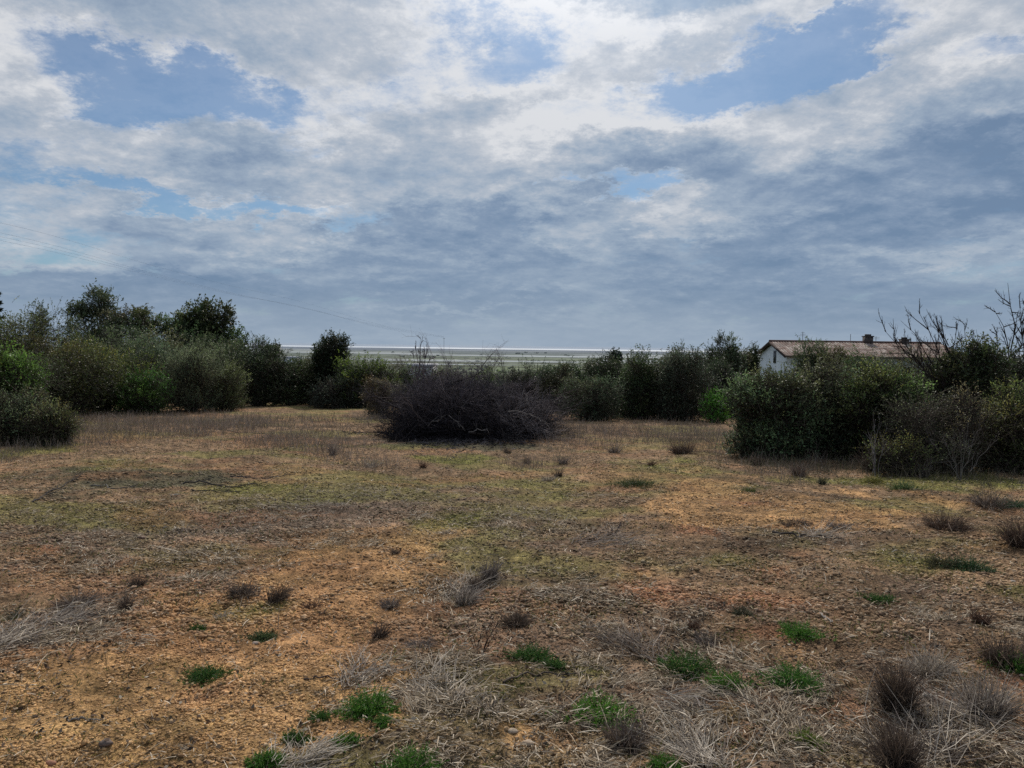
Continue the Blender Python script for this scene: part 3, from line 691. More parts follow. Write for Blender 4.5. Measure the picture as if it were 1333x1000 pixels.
M_white = simple_mat('whitewash', (.72, .74, .76), (.84, .85, .86), 1.5, .9)
M_dark = simple_mat('dark_opening', (.010, .012, .015), (.02, .02, .025), 3, .3)
M_tile = attr_mat('roof_tile', .9, 0, .15, .35, 2.5)
M_metal = simple_mat('dull_metal', (.05, .05, .055), (.09, .09, .10), 8, .5)
M_brick = simple_mat('soot_stained_render', (.035, .03, .03), (.09, .075, .07), 4, .9)
M_grey = simple_mat('weathered_render', (.30, .32, .34), (.42, .43, .44), 2, .9)

def box(bag, x0, x1, y0, y1, z0, z1, c=(1, 1, 1)):
    V = [(x, y, z) for x in (x0, x1) for y in (y0, y1) for z in (z0, z1)]
    F = [(0, 1, 3, 2), (4, 6, 7, 5), (0, 4, 5, 1), (2, 3, 7, 6), (0, 2, 6, 4), (1, 5, 7, 3)]
    bag.add(np.array(V, float), np.array(F), c)
def house():
    X0, X1, Y0, Y1 = 23.0, 37.4, 61.0, 68.0
    zr = 2.22; ze = 1.12; Ym = (Y0 + Y1) / 2; gz = float(H(30, 64, False)) - .6
    root = empty('house', (X0, Y0, gz)); tag(root, 'long white farmhouse with a red tiled roof behind the right hedge', 'house')
    o = np.array([X0, Y0, gz]); W = X1 - X0; Dp = Y1 - Y0; hr = zr - gz; he = ze - gz; ym = Dp / 2
    # walls, with the gable ends closed
    b = Bag(); wall_e = he - .05; wall_r = hr - .16
    wx0, wx1, wy0, wy1 = 0, W, .25, Dp - .25
    def q(*p): b.add(np.array(p, float), np.array([[0, 1, 2, 3]]), (1, 1, 1))
    q((wx0, wy0, 0), (wx1, wy0, 0), (wx1, wy0, wall_e), (wx0, wy0, wall_e)); q((wx1, wy1, 0), (wx0, wy1, 0), (wx0, wy1, wall_e), (wx1, wy1, wall_e))
    for xx in (wx0, wx1):
        q((xx, wy0, 0), (xx, wy0, wall_e), (xx, ym, wall_r), (xx, ym, 0)); q((xx, ym, 0), (xx, ym, wall_r), (xx, wy1, wall_e), (xx, wy1, 0))
    b.done('wall', M_white, root)
    # tiled roof: corrugated pantiles in courses, both slopes, with thickness at the eave
    rb = Bag()
    nx = 560; ny = 36; xs = np.linspace(-.35, W + .35, nx); ov = .35
    for side in (0, 1):
        t = np.linspace(0, 1, ny)
        ys = (ym - t * (ym + ov)) if side == 0 else (ym + t * (Dp - ym + ov))
        slope = (hr - he) / ym
        zs = hr - np.abs(ys - ym) * slope
        XX, TT = np.meshgrid(xs, t); YY = np.repeat(ys[:, None], nx, 1); ZZ = np.repeat(zs[:, None], nx, 1)
        ZZ = ZZ + .045 * np.abs(np.sin(XX * math.pi / .24)) + .03 * ((TT * 10) % 1)
        ZZ = ZZ + .05 * (fbm(XX / 3, YY / 2, 5, 3) - .5)
        nn = fbm(XX / .3, YY / .35, 15, 3, .7); n2 = fbm(XX / 2.2, YY / 1.2, 19, 3)
        c1 = np.array([.20, .13, .105]); c2 = np.array([.36, .30, .26]); c3 = np.array([.10, .07, .06])
        cc = c1 + (c2 - c1) * sstep(.45, .62, nn)[..., None]; cc = cc + (c3 - cc) * (sstep(.45, .7, n2) * .5)[..., None]
        cc = cc * (.45 + .75 * np.abs(np.sin(XX * math.pi / .24)))[..., None]
        i = np.arange(ny - 1)[:, None] * nx; j = np.arange(nx - 1)[None]
        F = np.stack([i + j, i + j + 1, i + nx + j + 1, i + nx + j], -1).reshape(-1, 4)
        rb.add(np.stack([XX, YY, ZZ], -1).reshape(-1, 3), F, cc.reshape(-1, 3))
        yb = ys[-1]; zb = zs[-1]
        box(rb, -.35, W + .35, min(yb, yb), yb + .03, zb - .12, zb, (.10, .07, .055))
    roof = rb.done('roof', M_tile, root)
    # dark bargeboards along the two gable ends
    for xx in (-.37, W + .35):
        for (ya, yb) in ((-.35, ym), (ym, Dp + .35)):
            bb = Bag(); za = hr - abs(ya - ym) * (hr - he) / ym; zb = hr - abs(yb - ym) * (hr - he) / ym
            V = [(xx + dx, y, z + dz) for dx in (0, .04) for (y, z) in ((ya, za), (yb, zb)) for dz in (-.17, .05)]
            bb.add(np.array(V, float), np.array([(0, 1, 3, 2), (4, 6, 7, 5), (0, 4, 5, 1), (2, 3, 7, 6), (0, 2, 6, 4), (1, 5, 7, 3)]), (.07, .05, .045))
            bb.done('bargeboard', M_tile, roof)
    rt = Bag(); tubes(rt, np.array([[(x, ym, hr + .06) for x in np.linspace(-.37, W + .37, 30)]]), np.full((1, 30), .10), np.array([(.13, .08, .065)]), 8)
    rt.done('ridge_tiles', M_tile, roof)
    # gable window: dark shutter in frame, on the left gable
    fy = ym - .55
    w = Bag(); box(w, -.03, .04, fy - .34, fy + .34, he - .80, he + .34, (1, 1, 1)); win = w.done('window', M_grey, root)
    s = Bag(); box(s, -.06, .02, fy - .27, fy + .27, he - .73, he + .27); s.done('shutter', M_dark, win)
    # chimneys
    for (px, wpx, top) in ((1127, 9, 437), (1174, 8, 441)):
        p = at(px, top, 64.9) - o; hw = wpx * .5 * 64.9 / FPX
        c = Bag(); box(c, p[0] - hw, p[0] + hw, ym - .35, ym + .35, hr - .15, p[2] - .12); ch = c.done('chimney', M_brick, root)
        c = Bag(); box(c, p[0] - hw - .06, p[0] + hw + .06, ym - .41, ym + .41, p[2] - .118, p[2] - .03)
        for dx in (-.6, 0, .6): box(c, p[0] + dx * hw - .05, p[0] + dx * hw + .05, ym - .12, ym + .12, p[2] - .028, p[2] + .12)
        c.done('chimney_cap', M_brick, ch)
    # aerials
    for (px, top, kind) in ((1044, 432, 1), (1106, 435, 0), (1139, 438, 2)):
        p = at(px, top, 64.9) - o; c = Bag()
        tubes(c, np.array([[(p[0], ym + .2, hr - .2), (p[0], ym + .2, p[2])]]), np.full((1, 2), .022), np.array([(1, 1, 1)]), 5)
        if kind:
            for i, dz in enumerate((.08, .22, .36)):
                L = (.16 + .09 * i) if kind == 1 else .32
                tubes(c, np.array([[(p[0] - L, ym + .2, p[2] - dz), (p[0] + L, ym + .2, p[2] - dz)]]), np.full((1, 2), .012), np.array([(1, 1, 1)]), 4)
                if kind == 2 and i == 1: break
        c.done('aerial', M_metal, root)
house()

# small far buildings
def far_house(px, py_b, D, wpx, hpx, label, roofc=(.16, .09, .07), dep=5, flat=False):
    a = at(px, py_b, D); w = wpx * D / FPX; h = hpx * D / FPX
    g = float(H(a[0], D, False)); root = empty('far_house', (a[0], D, g - .3)); tag(root, label, 'house')
    zb = a[2] - (g - .3)
    b = Bag(); box(b, -w / 2, w / 2, 0, dep, 0, zb + h); b.done('wall', M_white, root)
    r = Bag()
    if flat: box(r, -w / 2 - .1, w / 2 + .1, -.1, dep + .1, zb + h + .003, zb + h + .2, roofc)
    else:
        z = zb + h + .003; rr = h * .45; e = .3
        V = [(-w / 2 - e, -e, z), (w / 2 + e, -e, z), (w / 2 + e, dep + e, z), (-w / 2 - e, dep + e, z), (-w / 2 - e, dep / 2, z + rr), (w / 2 + e, dep / 2, z + rr)]
        r.add(np.array(V), np.array([(0, 1, 5, 4), (2, 3, 4, 5), (0, 4, 3, 3), (1, 2, 5, 5), (0, 3, 2, 1)][:2] + [(0, 3, 2, 1)]), roofc)
        r.add(np.array([V[0], V[4], V[3], (V[0][0], dep / 2, z)]), np.array([(0, 1, 2, 3)]), roofc)
        r.add(np.array([V[1], V[5], V[2], (V[1][0], dep / 2, z)]), np.array([(0, 1, 2, 3)]), roofc)
    r.done('roof', M_tile, root)
    for k in (.12,):
        wn = Bag(); box(wn, k * w - w * .05, k * w + w * .05, -.05, .05, zb + h * .35, zb + h * .78); wn.done('window', M_dark, root)
far_house(376, 470, 200, 14, 4, 'small pale house among trees left of the narrow black tree', dep=7, roofc=(.32, .33, .36))
far_house(546, 500, 62, 30, 22, 'pale wall of a shed glimpsed through the slender bare tree', dep=5, flat=True, roofc=(.4, .4, .43))

# ------------------------------------------------------------------ distant scrub (one mass) and single far trees
def distant_scrub():
    bag = Bag(); n = 9500
    D = np.exp(rng.uniform(math.log(62), math.log(4800), n)); u = rng.uniform(-.95, .95, n)
    x = u * D
    fld = fbm(x / 120, np.log(D) * 14, 131, 3)
    keep = (fld > .47) | (D < 170)
    keep &= ~((x > 20) & (x < 43) & (D > 54) & (D < 75))
    D, x = D[keep], x[keep]; n = len(D)
    z = H(x, D, False); R_ = rng.uniform(1.0, 2.3, n) * np.where(D > 500, 1.4, 1.0)
    R_ = np.minimum(R_, np.maximum((D * .040 + 1.0), .8))
    R_ = np.where(D > 1500, rng.uniform(2.5, 5, n), R_)
    m = 60
    d = rdir(n * m).reshape(n, m, 3); rad = rng.uniform(.25, 1, (n, m)) ** .5
    P = np.stack([x, D, z], 1)[:, None] + d * (rad * R_[:, None])[..., None] * np.array([1.15, 1.0, .75]) + np.array([0, 0, .55]) * R_[:, None, None]
    size = np.repeat(np.maximum(.17 * R_, D * .0013), m) * rng.uniform(.5, 1.2, n * m)
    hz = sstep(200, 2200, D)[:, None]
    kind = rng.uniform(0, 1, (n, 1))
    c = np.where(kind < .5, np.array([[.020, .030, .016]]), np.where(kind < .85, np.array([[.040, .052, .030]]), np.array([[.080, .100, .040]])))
    c = c * (1 - hz) + np.array([[.085, .110, .115]]) * hz  # aerial haze mixed into the leaf colour with distance
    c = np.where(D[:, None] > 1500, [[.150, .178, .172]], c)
    keepf = np.repeat((D < 1500) | (rng.uniform(0, 1, n) < .10), m)
    P[D > 1500, :, 0] = x[D > 1500][:, None] + (P[D > 1500, :, 0] - x[D > 1500][:, None]) * 2.4
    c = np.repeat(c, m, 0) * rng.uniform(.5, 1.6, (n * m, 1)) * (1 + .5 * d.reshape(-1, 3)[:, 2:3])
    leaves(bag, P.reshape(-1, 3)[keepf], rdir(int(keepf.sum())), size[keepf], .8, c[keepf])
    tag(bag.done('distant_scrub', M_leaf), 'mass of far trees and scrub covering the slope down to the lagoon', 'scrub', kind='stuff')
distant_scrub()
plant('umbrella_pine', 'lone flat topped pine dark against the lagoon, left of the narrow black tree', 'tree', 352, 450, 10, D=220, n=420, per=6, leaf=.5, wr=.7, dark=(.018, .022, .024), light=(.05, .06, .06), kind='tree', nl=8, z0f=.72, sprig=.6, tr=.3)
plant('tree', 'lone small dark tree against the lagoon above the right hedge', 'tree', 800, 458, 8, D=260, n=360, per=6, leaf=.5, wr=.7, dark=(.020, .024, .03), light=(.05, .06, .065), kind='tree', nl=7, z0f=.6, sprig=.6, tr=.3)

# power line
def power_line():
    poleD = 620; base = at(578, 440, poleD)
    k = empty('power_pole', (base[0], poleD, float(H(base[0], poleD, False)))); tag(k, 'tiny distant pole that carries the wires, behind the bare tree', 'pole')
    h = base[2] - k.location.z
    b = Bag(); tubes(b, np.array([[(0, 0, -1), (0, 0, h)]]), np.array([[.2, .12]]), np.array([(.06, .055, .06)]), 6); b.done('post', M_bark, k)
    b = Bag(); box(b, -1.0, 1.0, -.08, .08, h - .5, h - .3, (.06, .055, .06)); b.done('crossarm', M_bark, k)
    names = ['topmost', 'second', 'third', 'lowest']
    for i, (y0, off) in enumerate(((290, 0), (303, 1), (308, 2), (313, 3))):
        pts = [(-60, y0 - 14, 60), (0, y0, 74), (50, y0 + 12 - i * .5, 90), (100, y0 + 26 - i * 1.2, 108), (200, y0 + 56 - i * 3, 160), (300, y0 + 82 - i * 4, 230), (400, y0 + 105 - i * 5.5, 330), (500, 424 + i * 1.2, 480), (578, 438 + i * .5, 620)]
        P = np.array([at(px, py, D) for (px, py, D) in pts])
        # smooth through the points
        t = np.linspace(0, len(P) - 1, 90); i0 = np.clip(t.astype(int), 0, len(P) - 2); f = (t - i0)[:, None]
        Pm = np.concatenate([[2 * P[0] - P[1]], P, [2 * P[-1] - P[-2]]])
        a, b_, c, d = Pm[i0], Pm[i0 + 1], Pm[i0 + 2], Pm[i0 + 3]
        Q = .5 * ((2 * b_) + (-a + c) * f + (2 * a - 5 * b_ + 4 * c - d) * f ** 2 + (-a + 3 * b_ - 3 * c + d) * f ** 3)
        g = Bag(); tubes(g, Q[None], (.006 + .000030 * Q[:, 1])[None], np.array([(.14, .18, .26)]), 4)
        tag(g.done('power_cable', M_bark), names[i] + ' of the thin overhead cables crossing the sky on the left', 'cable', 'overhead cables on the left')
power_line()

# ================================================================== FIELD COVER
def fan(n, y0, y1, u=.86, p=1.0):
    "positions spread over the visible field and a margin"
    y = np.exp(rng.uniform(math.log(y0), math.log(y1), n)); x = rng.uniform(-u, u, n) * (y + 1.0)
    return x, y
EDGE = lambda x, y: y < 42

def straw_litter():
    bag = Bag(); x, y = fan(900000, 1.6, 36)
    soil, red, lit, moss, dark, grey = masks(x, y)
    clump = fbm(x / .22, y / .22, 141, 3, .6); strw = fbm(x / 1.1, y / 1.1, 145, 3)
    big = fbm(x / .8 + 3, y / .55, 147, 4, .6)
    dens = (.13 + .62 * lit + .25 * grey - .12 * soil) * sstep(.36, .62, clump) * (.25 + 1.5 * sstep(.40, .62, big))
    keep = rng.uniform(0, 1, len(x)) < np.clip(dens, .025, 1)
    x, y, lit, grey, soil, dark, clump = [v[keep] for v in (x, y, lit, grey, soil, dark, clump)]
    n = len(x); z = H(x, y)
    L = rng.lognormal(math.log(.030), .6, n).clip(.008, .22) * (1 + .25 * lit); wd = rng.uniform(.0007, .0021, n) * (1 + y * .10)
    ang = fbm(x / .5, y / .5, 151, 2) * 9 + rng.normal(size=n) * .8
    el = np.abs(rng.normal(size=n)) * .22
    d = np.stack([np.cos(ang) * np.cos(el), np.sin(ang) * np.cos(el), np.sin(el)], 1)
    lift = rng.exponential(.008, n) * (.4 + lit)
    b = np.stack([x, y, z + .003 + lift], 1)
    m = b + d * (L * .5)[:, None] + np.array([0, 0, 1]) * (L * .03)[:, None]; e = b + d * L[:, None] - np.array([0, 0, 1]) * (L * .03)[:, None]
    side = norm(np.cross(d, rng.normal(size=(n, 3)) * .5 + [0, 0, 1]))
    k = rng.uniform(0, 1, (n, 1))
    c = np.where(k < .35, [[.27, .205, .135]], np.where(k < .68, [[.40, .32, .225]], np.where(k < .86, [[.10, .078, .060]], [[.64, .55, .43]])))
    c = c * (1 - .35 * grey[:, None]) + np.array([[.19, .18, .17]]) * .35 * grey[:, None]
    c = c * (1 - .65 * dark[:, None]) * rng.uniform(.6, 1.25, (n, 1)) * (1 + .1 * soil[:, None])
    strips(bag, np.stack([b, m, e], 1), np.stack([wd, wd, wd * .4], 1), side, c, c)
    tag(bag.done('straw_litter', M_straw), 'dry broken straw and chopped stems strewn over the whole field', 'straw', kind='stuff')
straw_litter()

def pebbles(name, n0, y0, y1, s0, s1, cols, label, maskf, u=.86):
    x, y = fan(n0, y0, y1, u); mk = masks(x, y); keep = rng.uniform(0, 1, len(x)) < maskf(mk, x, y); x, y = x[keep], y[keep]; n = len(x)
    s = np.exp(rng.uniform(math.log(s0), math.log(s1), n)) 
    # squashed, jittered octahedra cut with a middle ring: reads as crumbs and chips
    base = np.array([(1, 0, 0), (0, 1, 0), (-1, 0, 0), (0, -1, 0), (.2, .1, 1), (-.1, 0, -1)], float)
    V = base[None] * (1 + rng.normal(size=(n, 6, 3)) * .22)
    a = rng.uniform(0, 6.28, n); ca, sa = np.cos(a)[:, None], np.sin(a)[:, None]
    V = np.stack([V[..., 0] * ca - V[..., 1] * sa, V[..., 0] * sa + V[..., 1] * ca, V[..., 2] * rng.uniform(.35, .8, (n, 1))], -1)
    V = V * s[:, None, None] * rng.uniform(.7, 1.3, (n, 1, 3)) + np.stack([x, y, H(x, y) + s * .15], 1)[:, None]
    f = np.array([(0, 1, 4), (1, 2, 4), (2, 3, 4), (3, 0, 4), (1, 0, 5), (2, 1, 5), (3, 2, 5), (0, 3, 5)])
    F = (np.arange(n) * 6)[:, None, None] + f[None]
    cols = np.array(cols); c = cols[rng.integers(0, len(cols), n)] * rng.uniform(.6, 1.3, (n, 1))
    gc = ground_colour(x, y)
    c = c * .42 + gc * .95
    o = build(name, V.reshape(-1, 3), F.reshape(-1, 3), M_stone, None, np.repeat(c, 6, 0))
    tag(o, label, 'gravel', kind='stuff')
pebbles('soil_crumbs', 420000, 1.7, 15, .0030, .0125, [(.28, .15, .075), (.42, .27, .15), (.13, .07, .04), (.24, .16, .10)], 'fine crumbs of orange brown earth covering the bare ground',
        lambda m, x, y: np.clip(.60 + .5 * m[0] + .5 * m[1], 0, 1) * np.clip(.1 + 2.2 * (fbm(x / .3, y / .3, 161, 3) - .32), 0, 1))
pebbles('clods', 190000, 4.5, 34, .008, .026, [(.09, .055, .035), (.30, .22, .14), (.20, .13, .08), (.40, .33, .24), (.05, .036, .028), (.15, .13, .06)], 'loose clods and chips of earth and straw over the middle of the field',
        lambda m, x, y: np.clip(2.4 * (fbm(x / .5, y / .35, 173, 4, .6) - .36), 0.03, 1))
pebbles('gravel', 26000, 1.8, 26, .007, .020, [(.30, .20, .13), (.36, .28, .20), (.22, .12, .08), (.42, .36, .28)], 'scattered small stones and chips on the bare earth',
        lambda m, x, y: np.clip(.12 + .6 * m[0] + .4 * m[1], 0, 1) * np.clip(2.5 * (fbm(x / .7, y / .7, 171, 3) - .32), 0.05, 1))

pebbles('dark_clods', 60000, 3, 26, .008, .03, [(.03, .028, .022), (.05, .045, .035), (.09, .075, .06)], 'dark charred crumbs and chips in the blackish patch of the field',
        lambda m, x, y: np.clip(m[4] * 1.3 - .1, 0, 1) * np.clip(2.5 * (fbm(x / .5, y / .5, 175, 3) - .3), 0, 1))
def leaf_litter():
    bag = Bag(); x, y = fan(150000, 1.7, 28); m = masks(x, y); cl = fbm(x / .3, y / .3, 221, 4, .6)
    keep = rng.uniform(0, 1, len(x)) < np.clip(.12 + .5 * m[2] + .3 * m[5] + (cl - .5) * 1.8, .02, 1); x, y = x[keep], y[keep]; n = len(x)
    b = np.stack([x, y, H(x, y) + rng.exponential(.006, n)], 1)
    k = rng.uniform(0, 1, (n, 1)); c = np.where(k < .4, [[.10, .065, .045]], np.where(k < .7, [[.20, .145, .095]], np.where(k < .88, [[.045, .036, .03]], [[.42, .36, .28]]))) * rng.uniform(.6, 1.3, (n, 1))
    leaves(bag, b, norm(rng.normal(size=(n, 3)) * [1, 1, .3]), rng.uniform(.010, .034, n) * (1 + y * .03), .5, c)
    tag(bag.done('leaf_litter', M_straw), 'small curled dead leaves and chaff scattered over the field', 'litter', kind='stuff')
leaf_litter()
def short_cover():
    "tiny mossy yellow green blades"
    bag = Bag(); x, y = fan(330000, 1.7, 32); mk = masks(x, y); moss = mk[3]
    cl = fbm(x / .35, y / .35, 181, 4, .6)
    keep = rng.uniform(0, 1, len(x)) < np.clip(moss * .8 + .10 + (cl - .5) * 1.6, 0, 1) * (1 - .75 * mk[0] * (moss < .5))
    x, y, moss = x[keep], y[keep], moss[keep]; n = len(x)
    L = rng.uniform(.008, .035, n) * (1 + y * .03); b = np.stack([x, y, H(x, y)], 1)
    d = norm(rng.normal(size=(n, 3)) * [.8, .8, .3] + [0, 0, .7])
    c = np.where(rng.uniform(0, 1, (n, 1)) < .55, [[.13, .135, .032]], [[.085, .105, .035]]) * rng.uniform(.5, 1.4, (n, 1))
    side = norm(np.cross(d, rdir(n))); w = rng.uniform(.001, .0028, n) * (1 + y * .09)
    strips(bag, np.stack([b, b + d * L[:, None]], 1), np.stack([w, w * .4], 1), side, c, c * 1.1)
    tag(bag.done('mossy_grass', M_green), 'thin yellow green moss and seedling grass between the straw', 'grass', kind='stuff')
short_cover()

def standing_grass(name, label, n0, y0, y1, Lr, cols, maskf, lean=.28, wbase=.0010, u=.9):
    bag = Bag(); x, y = fan(n0, y0, y1, u); keep = rng.uniform(0, 1, len(x)) < maskf(x, y); x, y = x[keep], y[keep]; n = len(x)
    L = rng.uniform(*Lr, n); b = np.stack([x, y, H(x, y) - .01], 1)
    d = norm(rng.normal(size=(n, 3)) * [lean, lean, .1] + [0, 0, 1])
    P = wiggly(b, d, L, 4, .14, -.08)
    cols = np.array(cols); c = cols[rng.integers(0, len(cols), n)] * rng.uniform(.6, 1.3, (n, 1))
    w = (wbase + y * .00012); side = norm(np.cross(d, rdir(n)))
    strips(bag, P, w[:, None] * np.array([1, .9, .6, .35])[None], side, c * .6, c)
    tag(bag.done(name, M_straw), label, 'grass', kind='stuff')
TG = pl([(130, 552, 180, 12, 1.0), (300, 550, 180, 9, .9), (60, 565, 120, 18, .9), (400, 572, 90, 10, .5), (830, 562, 150, 11, 1.2), (760, 578, 50, 9, .8), (930, 575, 60, 12, .9), (240, 562, 130, 12, .7),
         (1000, 600, 60, 7, .6), (470, 548, 40, 6, .5), (20, 590, 50, 14, .6), (430, 590, 60, 9, .8), (560, 603, 60, 5, .5), (350, 575, 60, 7, .7), (700, 606, 50, 6, .6), (485, 606, 40, 6, .7), (1000, 622, 30, 8, .5)])
standing_grass('dry_grass', 'knee high brownish dry grass along the far edge of the field', 320000, 9, 40, (.10, .34), [(.25, .20, .17), (.36, .30, .26), (.18, .14, .125), (.19, .17, .11)],
               lambda x, y: np.clip(1.3 * psum(TG, x, y, 65) * np.clip(.1 + 2.2 * (fbm(x / .9, y / .9, 191, 4, .6) - .28), 0, 1) - .05, 0, 1), .3)
HG = pl([(1060, 612, 110, 7, 1.1), (1240, 618, 120, 9, 1.1), (1330, 625, 70, 14, .8), (1150, 608, 60, 6, .7)])
standing_grass('hedge_grass', 'straggly dry and green grass along the foot of the right hedge', 60000, 8, 16, (.08, .30), [(.15, .125, .10), (.20, .18, .14), (.09, .10, .045), (.10, .08, .07)],
               lambda x, y: np.clip(2.0 * psum(HG, x, y, 75) * np.clip(2.2 * (fbm(x / .5, y / .5, 201, 3) - .28), 0, 1), 0, 1), .35)
standing_grass('stubble', 'short upright dead stubble scattered over the field', 70000, 2.0, 26, (.02, .085), [(.20, .165, .13), (.12, .095, .08), (.28, .25, .20)],
               lambda x, y: np.clip((masks(x, y)[2] * .55 + .12) * np.clip(2.6 * (fbm(x / .45, y / .45, 211, 4, .6) - .36), 0, 1), 0, 1), .5, .0009, .86)

# ------------------------------------------------------------------ single plants of the field
def px_size(g, px): return px * g[1] / FPX
def dry_tuft(label, px, py, w, h, cols, n=260, lean=(0, 0), stiff=.35, name='dry_grass_tuft', cat='grass tuft', wd=.0011, group=None):
    g = G(px, py); W = px_size(g, w) / 2; Hh = px_size(g, h) * 1.0
    bag = Bag(); n = int(n * (1.9 if g[1] < 8 else 1.5))
    a = rng.uniform(0, 6.28, n); r = np.sqrt(rng.uniform(0, 1, n)) * W * .55
    b = np.stack([np.cos(a) * r, np.sin(a) * r, np.zeros(n)], 1)
    b[:, 2] = H(g[0] + b[:, 0], g[1] + b[:, 1]) - g[2] - .01
    out = W * stiff / max(Hh, .02)
    d = norm(np.stack([np.cos(a) * r / max(W, .01) * 1.6 * out * 2 + lean[0], np.sin(a) * r / max(W, .01) * 1.6 * out * 2 + lean[1], np.ones(n)], 1) + rng.normal(size=(n, 3)) * .18)
    L = Hh * rng.uniform(.35, 1.1, n)
    P = wiggly(b, d, L, 5, .18, -.11)
    brk = rng.uniform(0, 1, n) < .22; P[brk, 3:, 2] -= (L[brk] * .35)[:, None]; P[brk, 3:, :2] += rng.normal(size=(brk.sum(), 1, 2)) * (L[brk] * .18)[:, None, None]
    P[..., 2] = np.maximum(P[..., 2], b[:, 2:3])
    cols = np.array(cols); c = cols[rng.integers(0, len(cols), n)] * rng.uniform(.6, 1.35, (n, 1))
    w_ = wd + g[1] * .00011
    strips(bag, P, w_ * np.array([1, 1, .8, .6, .3])[None] * np.ones((n, 1)), norm(np.cross(d, rdir(n))), c * .7, c)
    return tag(bag.done(name, M_straw, loc=g), label, cat, group)
DB = [(.17, .125, .09), (.07, .05, .04), (.095, .070, .055), (.135, .10, .08), (.065, .048, .04), (.20, .155, .12)]
GM = [(.20, .17, .15), (.30, .255, .225), (.14, .115, .10), (.11, .088, .078)]
PS = [(.44, .38, .31), (.33, .28, .23), (.20, .165, .135), (.58, .51, .42)]
RB = [(.11, .065, .045), (.15, .09, .065), (.07, .045, .035)]
OG = [(.07, .075, .045), (.11, .11, .07), (.05, .05, .035)]
